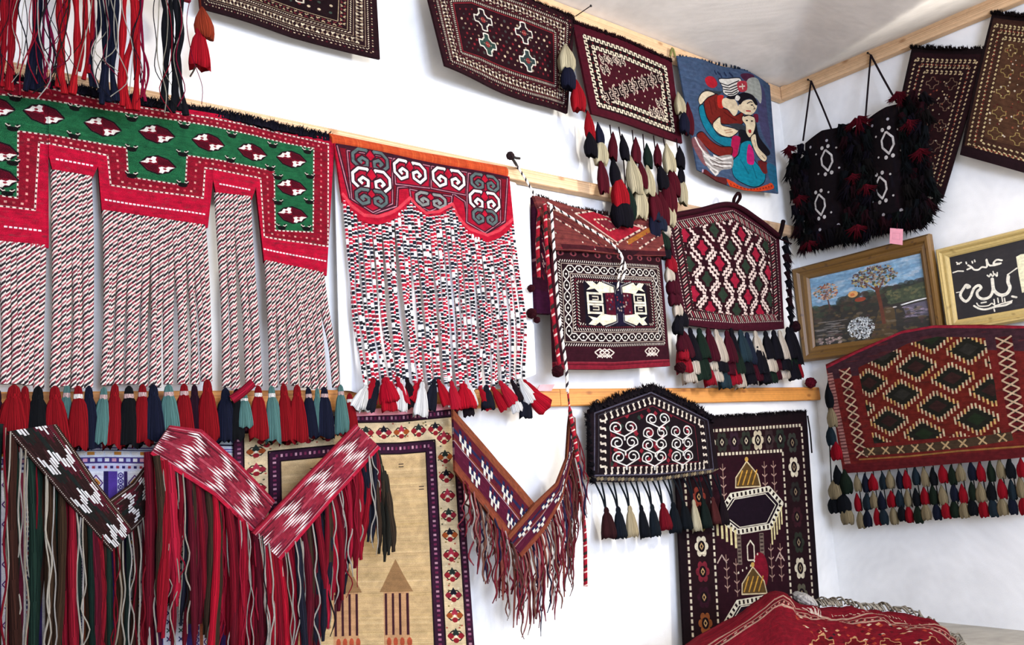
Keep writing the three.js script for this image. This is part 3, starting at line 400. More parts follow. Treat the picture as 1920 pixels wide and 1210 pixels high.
// ---------- green and red door surround with twisted cords ----------
const BIND = new THREE.TorusGeometry(0.36, 0.05, 6, 14).rotateX(Math.PI / 2);
const cordTex = (() => { const [c, g] = canvas(128, 128); g.fillStyle = '#dccfc0'; g.fillRect(0, 0, 128, 128); for (let k = -2; k < 4; k++) { for (const [o, col, w] of [[0, '#84343f', 13], [32, '#2c2426', 14], [64, '#9a4a50', 10], [96, '#332a2a', 13]]) { const y = k * 128 + o; g.strokeStyle = col; g.lineWidth = w; g.beginPath(); g.moveTo(-10, y - 10); g.lineTo(138, y + 138); g.stroke(); } } finish(c, g, 0.3); return texOf(c); })();
const cordMat = new THREE.MeshPhysicalMaterial({ specularIntensity: 0.15, color: 0xe0e0e0, map: cordTex, bumpMap: cordTex, bumpScale: 0.0015, roughness: 1 });
{
  const t = thing('tasselled_hanging', 'stepped green and red woven hanging with twisted cords ending in bright tassels', 'hanging');
  const o = 0.07;
  // bottom px, top px for each column, left to right
  const cols = [
    [-4.035, 1.611, -4.053, 2.078], [-3.895, 1.611, -3.901, 2.087],
    [-3.898, 1.873, -3.901, 2.087], [-3.888, 1.831, -3.891, 2.088], [-3.785, 1.827, -3.787, 2.091], [-3.768, 1.871, -3.769, 2.091],
    [-3.768, 1.865, -3.769, 2.091], [-3.757, 1.732, -3.759, 2.09], [-3.457, 1.72, -3.445, 2.102], [-3.439, 1.874, -3.436, 2.102],
    [-3.439, 1.881, -3.436, 2.102], [-3.43, 1.832, -3.426, 2.103], [-3.31, 1.833, -3.304, 2.103], [-3.293, 1.879, -3.288, 2.102],
    [-3.293, 1.868, -3.288, 2.102], [-3.271, 1.63, -3.259, 2.101], [-3.059, 1.601, -3.003, 2.097],
  ];
  const bb = bounds(cols);
  const tex = wovenAt(bb, (g) => {
    rect(g, '#b2102e', bb[0], bb[1], bb[2] - bb[0], bb[3] - bb[1]);
    // dark red band with white pin lines, and the green field inside it
    const outer = [-4.092, 2.089, -4.059, 1.71, -4.01, 1.716, -3.93, 1.714, -3.922, 1.912, -3.741, 1.91, -3.733, 1.82, -3.47, 1.814, -3.461, 1.914, -3.274, 1.914, -3.268, 1.717, -3.049, 1.704, -3.028, 2.075, -3.286, 2.091, -3.528, 2.081, -3.932, 2.078, -4.017, 2.077];
    const inner = [-4.091, 2.044, -4.06, 1.742, -4.011, 1.745, -3.972, 1.743, -3.973, 1.935, -3.688, 1.944, -3.685, 1.854, -3.522, 1.847, -3.515, 1.946, -3.225, 1.949, -3.229, 1.743, -3.1, 1.749, -3.082, 2.05, -3.287, 2.06, -3.528, 2.057, -3.699, 2.055, -4.016, 2.034];
    poly(g, '#861022', outer, '#e8d6c0', 0.005);
    poly(g, '#1f5a36', inner, '#e8d6c0', 0.0045);
    g.lineWidth = 0.004;
    // stitches in the middle of the dark band
    for (const p of [[-4.059, 1.727, -4.01, 1.73, -3.951, 1.728, -3.948, 1.924, -3.715, 1.926, -3.71, 1.835, -3.496, 1.831, -3.487, 1.93, -3.25, 1.933, -3.25, 1.73, -3.074, 1.726, -3.055, 2.062], [-4.017, 2.055, -3.931, 2.059, -3.699, 2.07, -3.528, 2.069, -3.287, 2.075, -3.055, 2.062]]) dabs(g, ['#e0a090', '#c04048'], p, 0.02, 0.007, 0.006);
    // dashes along the white pin lines
    line(g, '#6a0c1a', 0.004, inner.concat(inner.slice(0, 2)), [0.006, 0.008]); line(g, '#6a0c1a', 0.004, outer.concat(outer.slice(0, 2)), [0.006, 0.009]);
    for (let k = 0; k < 1600; k++) { g.globalAlpha = 0.1; const x = rr(bb[0], bb[2]), y = rr(bb[1], bb[3]); dot(g, pick(['#0e2c1a', '#3f8a56']), x, y, 0.008, 0.003); } g.globalAlpha = 1;
    const med = (x, y) => {
      const w = 0.051, h = 0.029;
      poly(g, '#701020', [x - w, y, x - w * 0.6, y + h * 0.7, x, y + h, x + w * 0.6, y + h * 0.7, x + w, y, x + w * 0.6, y - h * 0.7, x, y - h, x - w * 0.6, y - h * 0.7], '#1b1014', 0.0045);
      poly(g, '#4d0a18', [x, y + h * 0.9, x + w * 0.55, y + h * 0.6, x + w * 0.9, y, x, y]); poly(g, '#4d0a18', [x, y - h * 0.9, x - w * 0.55, y - h * 0.6, x - w * 0.9, y, x, y]);
      for (const s of [1, -1]) { poly(g, '#f0e6d4', [x - s * 0.05, y + s * 0.003, x - s * 0.036, y + s * 0.01, x - s * 0.03, y + s * 0.019, x - s * 0.02, y + s * 0.018, x - s * 0.014, y + s * 0.026, x - s * 0.003, y + s * 0.024, x - s * 0.006, y + s * 0.015, x - s * 0.002, y + s * 0.008, x - s * 0.012, y + s * 0.004, x - s * 0.022, y + s * 0.007, x - s * 0.03, y + s * 0.002]); dot(g, '#8a2a34', x - s * 0.02, y + s * 0.011, 0.005, 0.003); }
    };
    for (const [x, y] of [[-3.91, 1.997], [-3.754, 1.996], [-3.602, 2.002], [-3.448, 2.001], [-3.3, 1.999], [-3.163, 1.999], [-3.601, 1.903], [-3.167, 1.898], [-3.168, 1.802], [-4.033, 1.996], [-4.023, 1.869], [-4.022, 1.794]]) med(x, y);
    const bug = (x, y) => { dot(g, '#13100f', x, y - 0.005, 0.014, 0.007); dot(g, '#13100f', x - 0.012, y + 0.004, 0.006); dot(g, '#13100f', x + 0.012, y + 0.004, 0.006); for (const s of [-1, 1]) line(g, '#d8c8b4', 0.003, [x + s * 0.018, y + 0.009, x + s * 0.011, y + 0.003, x + s * 0.005, y + 0.005]); };
    for (const [x, y] of [[-3.982, 2.032], [-3.832, 2.038], [-3.673, 2.041], [-3.522, 2.044], [-3.37, 2.044], [-3.227, 2.04], [-3.106, 2.038], [-3.986, 1.944], [-3.985, 1.845], [-3.834, 1.952], [-3.674, 1.946], [-3.529, 1.952], [-3.675, 1.862], [-3.53, 1.853], [-3.378, 1.958], [-3.238, 1.958], [-3.101, 1.949], [-3.213, 1.931], [-3.216, 1.843], [-3.108, 1.858], [-3.207, 1.758], [-3.123, 1.763], [-3.996, 1.757]]) bug(x, y);
    for (const p of [[-4.004, 1.66, -3.912, 1.657], [-3.882, 1.869, -3.78, 1.869], [-3.751, 1.773, -3.463, 1.762], [-3.419, 1.868, -3.312, 1.867], [-3.273, 1.676, -3.057, 1.651]]) { dabs(g, '#f6e6e0', p, 0.011, 0.008, 0.005); }
  }, { bg: '#b80f2c', amp: 0.3, ppm: 1100 });
  const body = cloth(t, 'woven_panel', 'A', cols, { bb, brk: [2, 6, 10, 14], mat: wool(tex, 1.1, 0.55), ns: 6, nt: 26, th: 0.01, off: (u, v) => 0.068 + 0.012 * (1 - v) + 0.008 * Math.sin(u * 14) });
  selvedgeRow(t, 'A', cols, 90, 0.066, [0.022, 0.032], [0x17141c, 0x1c1a28]);
  // twisted cords gathered in small groups into tassels
  reseed(51);
  const groups = [ // [top from, top to, number of cords, bottom px x list, bottom y]
    [-4.032, 1.606, -3.903, 1.606, 11, [-4.016, 1.236, -3.987, 1.236, -3.962, 1.236, -3.943, 1.233, -3.916, 1.224]],
    [-3.889, 1.824, -3.79, 1.821, 9, [-3.875, 1.227, -3.849, 1.23, -3.818, 1.224, -3.794, 1.226]],
    [-3.756, 1.725, -3.464, 1.716, 23, [-3.751, 1.232, -3.723, 1.235, -3.688, 1.235, -3.655, 1.229, -3.622, 1.226, -3.582, 1.235, -3.535, 1.235, -3.499, 1.235, -3.464, 1.244]],
    [-3.432, 1.825, -3.318, 1.829, 8, [-3.406, 1.225, -3.379, 1.218, -3.328, 1.241, -3.301, 1.228]],
    [-3.272, 1.623, -3.068, 1.599, 15, [-3.261, 1.224, -3.223, 1.234, -3.181, 1.231, -3.143, 1.224, -3.113, 1.22, -3.083, 1.217, -3.028, 1.224]],
  ];
  for (const [a0, b0, a1, b1, n, ends] of groups) for (let k = 0; k < n; k++) {
    const s = (k + 0.5) / n, e = Math.min(ends.length / 2 - 1, Math.floor(s * ends.length / 2)), ea = ends[e * 2], eb = ends[e * 2 + 1], ta = lerp(a0, a1, s), tb = lerp(b0, b1, s);
    const mid = lerp(ta, ea, 0.35), j = rr(-0.004, 0.004), same = ((s * ends.length / 2) % 1) - 0.5;
    const g = tubeGeo([at('A', ta, tb + 0.012, 0.08), at('A', lerp(ta, mid, 0.4) + j, lerp(tb, eb, 0.3), 0.09), at('A', lerp(ta, ea, 0.55) + j, lerp(tb, eb, 0.65), 0.092), at('A', lerp(ta, ea, 0.72) + same * 0.012, eb, 0.092)], 0.0093, { n: 18, rs: 7, per: 0.05, u0: rnd() });
    part('twisted_cord', g, cordMat, t);
  }
  const C = { r: 0x8a1018, n: 0x171a2c, k: 0x131416, t: 0x587f78, d: 0x2a1220 };
  const T = [[-4.012, 1.225, 0.15, 0.03, 'd'], [-3.975, 1.233, 0.165, 0.042, 'r'], [-3.949, 1.23, 0.15, 0.026, 'r'], [-3.919, 1.229, 0.16, 0.034, 'k'], [-3.88, 1.23, 0.165, 0.036, 'r'], [-3.848, 1.234, 0.155, 0.024, 't'], [-3.823, 1.23, 0.16, 0.03, 'r'], [-3.795, 1.231, 0.16, 0.028, 'n'], [-3.757, 1.227, 0.15, 0.026, 't'], [-3.728, 1.236, 0.165, 0.03, 'r'], [-3.692, 1.23, 0.16, 0.034, 'k'], [-3.656, 1.234, 0.16, 0.03, 'r'], [-3.627, 1.233, 0.15, 0.034, 'n'], [-3.585, 1.233, 0.15, 0.036, 't'], [-3.541, 1.236, 0.155, 0.032, 'r'], [-3.509, 1.234, 0.15, 0.026, 'd'], [-3.474, 1.248, 0.175, 0.036, 'r'],
    [-3.417, 1.223, 0.155, 0.036, 'n'], [-3.383, 1.22, 0.15, 0.03, 'k'], [-3.361, 1.205, 0.1, 0.032, 't'], [-3.316, 1.229, 0.155, 0.032, 'r'], [-3.273, 1.229, 0.165, 0.03, 't'], [-3.232, 1.236, 0.175, 0.032, 'r'], [-3.189, 1.232, 0.17, 0.034, 'r'], [-3.147, 1.225, 0.155, 0.028, 'n'], [-3.114, 1.223, 0.14, 0.022, 't'], [-3.089, 1.225, 0.155, 0.034, 'n'], [-3.034, 1.232, 0.155, 0.028, 't'], [-3, 1.204, 0.14, 0.03, 'r']];
  for (const [a, b, len, r, c] of T) { const m = tassel(t, 'A', a, b, 0.098 + rr(0, 0.012), len, r, C[c], { tilt: rr(-0.05, 0.05), flat: 0.6 }); const bd = part('binding', BIND, yarn(pick([0xe8e0d4, C[c], 0xc9a8a0])), m); bd.position.y = -0.19; }
  part('ribbon', tubeGeo([at('A', -3.409, 1.185, 0.13), at('A', -3.382, 1.203, 0.135), at('A', -3.342, 1.236, 0.13)], 0.014, { flat: 0.3, n: 6 }), yarn(0xa01830), t);
}

// ---------- red valance with strings of small red, white and black beads ----------
const beadTex = (() => { reseed(61); const [c, g] = canvas(1024, 256); g.fillStyle = '#f1ebe2'; g.fillRect(0, 0, 1024, 256); for (let r = 0; r < 32; r++) { let x = rr(-12, 0); while (x < 1024) { const w = rr(11, 17); g.fillStyle = pick(['#16151a', '#a81c30', '#7c1424', '#191c28', '#b01c30', '#16151a']); if (rnd() < 0.9) g.fillRect(x, r * 8 + 0.5, w - 4.6, 7); x += w; } } finish(c, g, 0.15); return texOf(c); })();
const beadMat = new THREE.MeshPhysicalMaterial({ specularIntensity: 0.2, color: 0xe6e6e6, map: beadTex, roughness: 0.85 });
{
  const t = thing('valance', 'red woven valance with ram-horn motifs and a curtain of red, white and black beaded strings', 'valance');
  const bot = [-2.992, 1.867, -2.959, 1.827, -2.912, 1.798, -2.854, 1.8, -2.809, 1.817, -2.768, 1.842, -2.712, 1.891, -2.679, 1.863, -2.641, 1.844, -2.585, 1.857, -2.518, 1.895, -2.503, 1.857, -2.478, 1.826, -2.449, 1.804, -2.367, 1.787, -2.304, 1.814, -2.225, 1.873];
  const topL = [-3.01, 2.079], topR = [-2.223, 2.082];
  const cols = [], a0 = bot[0], a1 = bot[bot.length - 2];
  for (let i = 0; i < bot.length; i += 2) { const s = (bot[i] - a0) / (a1 - a0); cols.push([bot[i], bot[i + 1], lerp(topL[0], topR[0], s), lerp(topL[1], topR[1], s)]); }
  const bb = bounds(cols);
  const tex = wovenAt(bb, (g) => {
    rect(g, '#b3142c', bb[0], bb[1], bb[2] - bb[0], bb[3] - bb[1]);
    const D = '#3a1722', PK = '#c07a86';
    const frame = [-3, 2.072, -2.962, 1.884, -2.869, 1.839, -2.775, 1.879, -2.764, 1.953, -2.71, 1.965, -2.696, 1.898, -2.627, 1.874, -2.527, 1.913, -2.513, 1.969, -2.459, 1.943, -2.454, 1.871, -2.375, 1.825, -2.273, 1.885, -2.235, 2.073];
    poly(g, '#7c1020', frame, D, 0.014); line(g, PK, 0.004, frame);
    const P1 = [-2.963, 2.059, -2.778, 2.062, -2.792, 1.886, -2.876, 1.842, -2.956, 1.881], P2 = [-2.773, 2.063, -2.605, 2.065, -2.615, 1.975, -2.772, 1.964], P3 = [-2.6, 2.066, -2.437, 2.065, -2.452, 1.97, -2.61, 1.976], P4 = [-2.432, 2.063, -2.275, 2.058, -2.296, 1.878, -2.377, 1.825, -2.46, 1.86, -2.446, 1.975], P5 = [-2.711, 1.955, -2.519, 1.956, -2.523, 1.93, -2.626, 1.883, -2.707, 1.906];
    for (const p of [P1, P2, P3, P4, P5]) { poly(g, '#a5142c', p, D, 0.012); line(g, PK, 0.0035, p.concat(p.slice(0, 2))); }
    const hm = (x, y, col, w = 0.07, h = 0.045) => { horns(g, D, x, y, w, h, 0.022, -1); horns(g, col, x, y, w, h, 0.011, -1); poly(g, '#b3142c', [x, y + h * 0.95, x + w * 0.3, y + h * 0.35, x, y - h * 0.1, x - w * 0.3, y + h * 0.35], D, 0.005); };
    const W = '#f2eadc', G = '#5b6a66', G2 = '#8d8f88';
    hm(-2.872, 2.037, G); hm(-2.872, 1.962, W, 0.075, 0.05); hm(-2.877, 1.896, G, 0.06, 0.035);
    hm(-2.702, 2.026, W, 0.07, 0.047); hm(-2.526, 2.027, W, 0.07, 0.047); hm(-2.616, 1.927, G2, 0.065, 0.032);
    hm(-2.355, 2.034, G, 0.065, 0.04); hm(-2.364, 1.956, W, 0.07, 0.048); hm(-2.37, 1.891, G, 0.055, 0.034);
    line(g, '#d8404c', 0.012, bot.map((v, i) => (i % 2 ? v + 0.03 : v)));
  }, { bg: '#b3142c', amp: 0.3, ppm: 1100 });
  cloth(t, 'woven_panel', 'A', cols, { bb, mat: wool(tex, 0.8, 0.35), ns: 4, nt: 20, th: 0.01, off: (u, v) => 0.085 + 0.01 * (1 - v) + 0.006 * Math.sin(u * 9) });
  const oc = [[-3.013, 2.079, -3.026, 2.115], [-2.81, 2.078, -2.817, 2.115], [-2.624, 2.08, -2.632, 2.116], [-2.225, 2.079, -2.226, 2.126]];
  cloth(t, 'orange_heading', 'A', oc, { uvPatch: true, mat: wool(woven(0.8, 0.06, (g) => { rect(g, '#d0522a', 0, 0, 0.8, 0.06); for (let k = 0; k < 160; k++) { g.globalAlpha = 0.25; rect(g, pick(['#e8763c', '#b03a20']), rr(0, 0.8), 0, rr(0.002, 0.006), 0.06); } g.globalAlpha = 1; }, { bg: '#d0522a', amp: 0.2 }), 0.8, 0.06), th: 0.012, ns: 8, nt: 4, off: (u, v) => 0.075 + 0.012 * Math.sin(v * 3) });
  // white backing cloth behind the strings
  const lin = new THREE.MeshStandardMaterial({ color: 0xf0efec, roughness: 0.95 });
  cloth(t, 'backing_cloth', 'A', [[-3.004, 1.218, -2.993, 2.031], [-2.899, 1.208, -2.857, 2.055], [-2.514, 1.211, -2.452, 2.059], [-2.184, 1.257, -2.156, 2.079], [-2.137, 1.279, -2.098, 2.019]], { uvPatch: true, mat: lin, ns: 16, nt: 16, th: 0.004, off: (u, v) => 0.05 + 0.014 * Math.sin(u * 46) * (1 - v * 0.5) * (u < 0.2 || u > 0.75 ? 1 : 0.3) });
  // strings
  reseed(63);
  const n = 56, ends = [];
  const at2 = (s) => { const x = lerp(a0, a1, s); let i = 0; while (i + 3 < bot.length - 1 && bot[i + 2] < x) i += 2; const f = clamp((x - bot[i]) / (bot[i + 2] - bot[i]), 0, 1); return lerp(bot[i + 1], bot[i + 3], f); };
  for (let k = 0; k < n; k++) {
    const s = (k + 0.5) / n, ta = lerp(a0, a1, s), tb = at2(s) + 0.012, ea = lerp(-2.95, -2.228, s) + rr(-0.016, 0.016), eb = lerp(1.233, 1.219, s) + rr(-0.015, 0.02), wv = rr(-0.014, 0.014), side = (0.5 - s) * 0.05;
    const L = tb - eb, r = rr(0.0062, 0.0078), row = Math.floor(rnd() * 8), beads = Math.round(L / 0.016);
    const g = tubeGeo([at('A', ta, tb, 0.092), at('A', lerp(ta, ea, 0.2) - side * 0.3 + wv * 0.4, lerp(tb, eb, 0.3), 0.1 + rr(-0.005, 0.008)), at('A', lerp(ta, ea, 0.45) - side * 0.5 + wv, lerp(tb, eb, 0.62), 0.104 + rr(-0.006, 0.01)), at('A', lerp(ta, ea, 0.85), lerp(tb, eb, 0.9), 0.1), at('A', ea, eb, 0.1)], (q) => r * (0.82 + 0.28 * Math.abs(Math.sin(q * Math.PI * beads))), { n: 76, rs: 6, per: 1.05, u0: rnd(), v0: row / 8, v1: row / 8 + 2 / 32, along: 'u' });
    part('beaded_string', g, beadMat, t); ends.push([ea, eb]);
  }
  const TC = [0xf0ece6, 0xb01022, 0x1a1b26, 0xb01022, 0xc01a30, 0xf0ece6, 0x20151a];
  reseed(64);
  for (let k = 0; k < 24; k++) { const [a, b] = ends[Math.min(n - 1, Math.round(k * 2.4))]; tassel(t, 'A', a + rr(-0.01, 0.01), b + 0.012, 0.105 + rr(0, 0.02), rr(0.085, 0.12), rr(0.02, 0.034), TC[k % 7], { tilt: (k / 23 - 0.35) * 0.5 + rr(-0.5, 0.5), flat: 0.6 }); }
  tassel(t, 'A', -2.926, 1.232, 0.1, 0.09, 0.036, 0xeae6dc, { tilt: -0.3 }); tassel(t, 'A', -2.871, 1.257, 0.12, 0.085, 0.04, 0xb80f26, { tilt: 0.2 }); tassel(t, 'A', -2.544, 1.235, 0.12, 0.09, 0.045, 0xc01226, { tilt: 0.1 }); tassel(t, 'A', -2.255, 1.214, 0.12, 0.12, 0.04, 0xb80f26, { tilt: 0.95 });
}

// ---------- double bag with folded flap ----------
const ropeTex = (() => { const [c, g] = canvas(64, 64); g.fillStyle = '#e6dccd'; g.fillRect(0, 0, 64, 64); for (let k = -2; k < 3; k++) { g.strokeStyle = '#2a2225'; g.lineWidth = 15; g.beginPath(); g.moveTo(-10, k * 64 - 10); g.lineTo(74, k * 64 + 74); g.stroke(); } finish(c, g, 0.25); return texOf(c); })();
const ropeMat = new THREE.MeshPhysicalMaterial({ specularIntensity: 0.15, map: ropeTex, roughness: 1 });
const ropeRedTex = (() => { const [c, g] = canvas(64, 128); g.fillStyle = '#8a1824'; g.fillRect(0, 0, 64, 128); for (let k = -2; k < 4; k++) { g.strokeStyle = '#d8b8a8'; g.lineWidth = 12; g.beginPath(); g.moveTo(-10, k * 128 - 10); g.lineTo(74, k * 128 + 40); g.stroke(); g.strokeStyle = '#28241f'; g.lineWidth = 22; g.beginPath(); g.moveTo(-10, k * 128 + 40); g.lineTo(74, k * 128 + 100); g.stroke(); } finish(c, g, 0.25); return texOf(c); })();
const ropeRed = new THREE.MeshPhysicalMaterial({ specularIntensity: 0.15, map: ropeRedTex, roughness: 1 });
{
  const t = thing('saddle_bag', 'woven saddle bag with a folded brown flap over a square black and ivory medallion face', 'bag');
  const face = [[-2.085, 1.29, -2.059, 1.806], [-1.769, 1.29, -1.764, 1.814], [-1.383, 1.312, -1.369, 1.839]];
  const w = 0.76, h = 0.55;
  const tex = woven(w, h, (g) => {
    rect(g, '#3b0f1a', 0, 0, w, h); rect(g, '#2a1016', 0, 0.0, w, 0.06);
    for (let x = 0.05; x < w; x += 0.075) { dot(g, '#7d3a40', x, 0.035, 0.02, 0.012); dot(g, '#1d0b10', x, 0.035, 0.008); }
    // border of linked chain on ivory stitches
    rect(g, '#241016', 0.03, 0.062, w - 0.06, 0.39);
    const rp = (i) => [0.03 + i, 0.062 + i, w - 0.03 - i, 0.062 + i, w - 0.03 - i, 0.452 - i, 0.03 + i, 0.452 - i, 0.03 + i, 0.062 + i];
    dabs(g, '#e2d6c4', rp(0.008), 0.013, 0.004, 0.014, 0.6); line(g, '#cbb9a4', 0.003, rp(0.02));
    chain(g, '#e6dccd', rp(0.043), 0.05, 0.03, 0.005, '#1c1013');
    line(g, '#cbb9a4', 0.003, rp(0.066)); dabs(g, '#e2d6c4', rp(0.076), 0.013, 0.004, 0.014, -0.6); dabs(g, '#7a2430', rp(0.09), 0.014, 0.006, 0.006); dabs(g, '#d8cab6', rp(0.1), 0.014, 0.004, 0.012, 0.6);
    // square medallion
    const fx = 0.165, fy = 0.165, fw = w - 0.33, fh = 0.19; const cx = w / 2, cy = 0.257;
    rect(g, '#15101a', fx, fy - 0.005, fw, fh + 0.01);
    rect(g, '#4a0f20', cx - 0.09, cy - 0.055, 0.18, 0.11); rect(g, '#1a1428', cx - 0.03, cy - 0.1, 0.06, 0.2);
    for (const sx of [-1, 1]) for (const sy of [-1, 1]) {
      const q = (x, y) => [cx + sx * x, cy + sy * y];
      poly(g, '#efe4c4', [...q(0.03, 0.052), ...q(0.03, 0.078), ...q(0.115, 0.1), ...q(0.135, 0.085), ...q(0.16, 0.1), ...q(0.2, 0.096), ...q(0.175, 0.075), ...q(0.2, 0.058), ...q(0.15, 0.066), ...q(0.12, 0.045), ...q(0.08, 0.05)]);
      line(g, '#8f8a88', 0.005, [...q(0.022, 0.045), ...q(0.022, 0.082), ...q(0.1, 0.105)]);
      line(g, '#e6dac0', 0.01, [...q(0.2, 0.044), ...q(0.11, 0.044), ...q(0.11, 0.006), ...q(0.2, 0.006)]); line(g, '#efe4c4', 0.012, [...q(0.195, 0.0), ...q(0.195, 0.05)]); line(g, '#cfc4ac', 0.006, [...q(0.17, 0.03), ...q(0.135, 0.03), ...q(0.135, 0.016), ...q(0.17, 0.016)]);
    }
    for (let k = 0; k < 40; k++) dot(g, pick(['#7a1a2a', '#2a2440', '#a08a80']), cx + rr(-0.08, 0.08), cy + rr(-0.045, 0.045), 0.005);
    // dark strip with two white knots, plain red hem
    rect(g, '#34101a', 0.0, 0.455, w, 0.06); for (const x of [0.27, 0.61]) for (let k = 0; k < 3; k++) { const kx = x + (k - 1) * 0.028; line(g, '#e0d2c2', 0.006, [kx - 0.03, 0.475, kx, 0.46, kx + 0.03, 0.475, kx, 0.495, kx - 0.03, 0.475]); line(g, '#e0d2c2', 0.005, [kx - 0.016, 0.5, kx, 0.485, kx + 0.016, 0.5]); }
    rect(g, '#7c1c2a', 0, 0.517, w, 0.04); line(g, '#4a0f1c', 0.003, [0, 0.53, w, 0.528]); line(g, '#a5404a', 0.002, [0, 0.519, w, 0.519]);
  }, { bg: '#34101a', amp: 0.35, ppm: 1100 });
  cloth(t, 'pouch_face', 'A', face, { uvPatch: true, mat: wool(tex, w, h), ns: 12, nt: 22, th: 0.02, off: (u, v) => 0.125 + 0.035 * Math.sin(Math.PI * u) ** 0.7 * Math.sin(Math.PI * (0.15 + v * 0.7)) });
  // opened flap
  const flap = [[-2.066, 1.776, -2.1, 2.021], [-1.88, 1.784, -1.893, 1.994], [-1.65, 1.797, -1.63, 1.997], [-1.384, 1.815, -1.325, 2.034]];
  const fb = bounds(flap);
  const ft = wovenAt(fb, (g) => {
    rect(g, '#6e3330', fb[0], fb[1], fb[2] - fb[0], fb[3] - fb[1]);
    for (let k = 0; k < 60; k++) { g.globalAlpha = 0.25; rect(g, pick(['#8c4a3c', '#54242a', '#7d3a30']), fb[0], rr(fb[1], fb[3]), fb[2] - fb[0], 0.006); } g.globalAlpha = 1;
    poly(g, '#9c1c2c', [-1.89, 1.963, -1.747, 2.001, -1.452, 1.954, -1.651, 1.857], '#c9a898', 0.008);
    poly(g, '#70202a', [-1.773, 1.954, -1.677, 1.976, -1.583, 1.953, -1.685, 1.907]); line(g, '#d0b496', 0.008, [-1.773, 1.954, -1.677, 1.971, -1.598, 1.946, -1.685, 1.912, -1.773, 1.954], [0.018, 0.01]);
    for (const p of [[-2.056, 1.98, -1.652, 1.847], [-1.741, 1.997, -1.432, 1.961, -1.658, 1.856], [-1.89, 1.963, -1.747, 2.001], [-1.64, 2.001, -1.344, 2.008], [-2.02, 1.923, -1.794, 1.823], [-1.983, 1.96, -1.85, 1.897], [-1.528, 1.84, -1.33, 1.948], [-1.42, 1.841, -1.322, 1.897]]) dabs(g, ['#e2d0bc', '#c9b09a', '#3a2020'], p, 0.017, 0.013, 0.008);
    line(g, '#a5642a', 0.02, [-1.588, 1.864, -1.388, 1.962]); line(g, '#44181e', 0.022, [-2.028, 1.794, -1.335, 1.831]);
    for (let k = 0; k < 50; k++) dot(g, pick(['#d8c4b0', '#8c2030']), rr(fb[0], fb[2]), rr(fb[1], fb[3]), 0.004);
  }, { bg: '#6e3330', amp: 0.35, ppm: 1000 });
  cloth(t, 'flap', 'A', flap, { bb: fb, mat: wool(ft, 0.8, 0.3), ns: 8, nt: 14, th: 0.015, off: (u, v) => lerp(0.155, 0.09, v) + 0.014 * Math.sin(u * 7) });
  // dark red side gusset
  const gus = [[-2.125, 1.524, -2.085, 2.024], [-2.072, 1.517, -2.046, 1.939]];
  cloth(t, 'gusset', 'A', gus, { uvPatch: true, mat: wool(woven(0.14, 0.5, (g) => { rect(g, '#3d1226', 0, 0, 0.14, 0.5); for (let k = 0; k < 70; k++) { g.save(); g.translate(rr(0, 0.14), rr(0, 0.34)); g.rotate(0.9); rect(g, pick(['#8c1c2c', '#2a2a22', '#d0a8a0', '#6a1828']), -0.012, -0.004, 0.024, 0.008); g.restore(); } rect(g, '#3f1430', 0, 0.4, 0.14, 0.1); }, { bg: '#3d1226' }), 0.14, 0.5), ns: 5, nt: 16, th: 0.03, off: (u, v) => lerp(0.08, 0.12, u) });
  part('twisted_cord', tubeGeo([at('A', -2.078, 1.972, 0.13), at('A', -2.115, 1.811, 0.16), at('A', -2.12, 1.568, 0.17), at('A', -2.112, 1.397, 0.17), at('A', -2.095, 1.283, 0.16)], 0.0085, { n: 40, per: 0.08 }), ropeRed, t);
  part('twisted_cord', tubeGeo([at('A', -2.082, 1.966, 0.1), at('A', -2.107, 1.826, 0.1), at('A', -2.116, 1.669, 0.1)], 0.009, { n: 20, per: 0.09 }), ropeRed, t);
  part('twisted_cord', tubeGeo([at('A', -2.074, 1.978, 0.14), at('A', -1.907, 1.903, 0.16), at('A', -1.74, 1.825, 0.175), at('A', -1.698, 1.776, 0.18), at('A', -1.735, 1.682, 0.185), at('A', -1.749, 1.623, 0.185)], 0.0048, { n: 40, per: 0.04 }), ropeMat, t);
  part('twisted_cord', tubeGeo([at('A', -1.706, 1.794, 0.18), at('A', -1.692, 1.732, 0.188), at('A', -1.724, 1.659, 0.19)], 0.006, { n: 16, per: 0.05 }), ropeMat, t);
  part('hanging_cord', tubeGeo([at('A', -2.064, 1.197, 0.16), at('A', -2.074, 1.291, 0.175), at('A', -2.104, 1.481, 0.19), at('A', -2.099, 1.742, 0.185), at('A', -2.064, 1.968, 0.15)], 0.0065, { n: 60, per: 0.045 }), ropeMat, t);
  // hanging cord up to the hook
  part('hanging_cord', tubeGeo([at('A', -2.203, 2.143, 0.1), at('A', -2.149, 2.081, 0.1), at('A', -2.103, 2.015, 0.1)], 0.005, { n: 8, per: 0.03 }), ropeMat, t);
  reseed(71);
  for (const [a, b, o, r] of [[-2.144, 1.625, 0.08, 0.016], [-2.151, 1.521, 0.08, 0.022], [-2.125, 1.496, 0.08, 0.014], [-2.116, 1.276, 0.17, 0.024], [-1.367, 1.299, 0.17, 0.026]]) pom(t, 'A', a, b, o, r, 0x3c1018);
  selvedgeRow(t, 'A', flap, 40, 0.085, [0.014, 0.02], [0x3a1a18, 0x2b1518, 0x4a2a1c]);
  const hook = mergeGeometries([tubeGeo([at('A', -2.13, 2.147, 0.04), at('A', -2.215, 2.132, 0.12), at('A', -2.244, 2.154, 0.13), at('A', -2.23, 2.144, 0.14), at('A', -2.199, 2.15, 0.13)], 0.006, { n: 20 })]);
  const hk = tag(part('hook', hook, M.iron, scene), 'dark bent hook with a knot above the saddle bag', 'hook');
  pom(hk, 'A', -2.246, 2.153, 0.13, 0.017, 0x3a2a2a, 'knot');
}

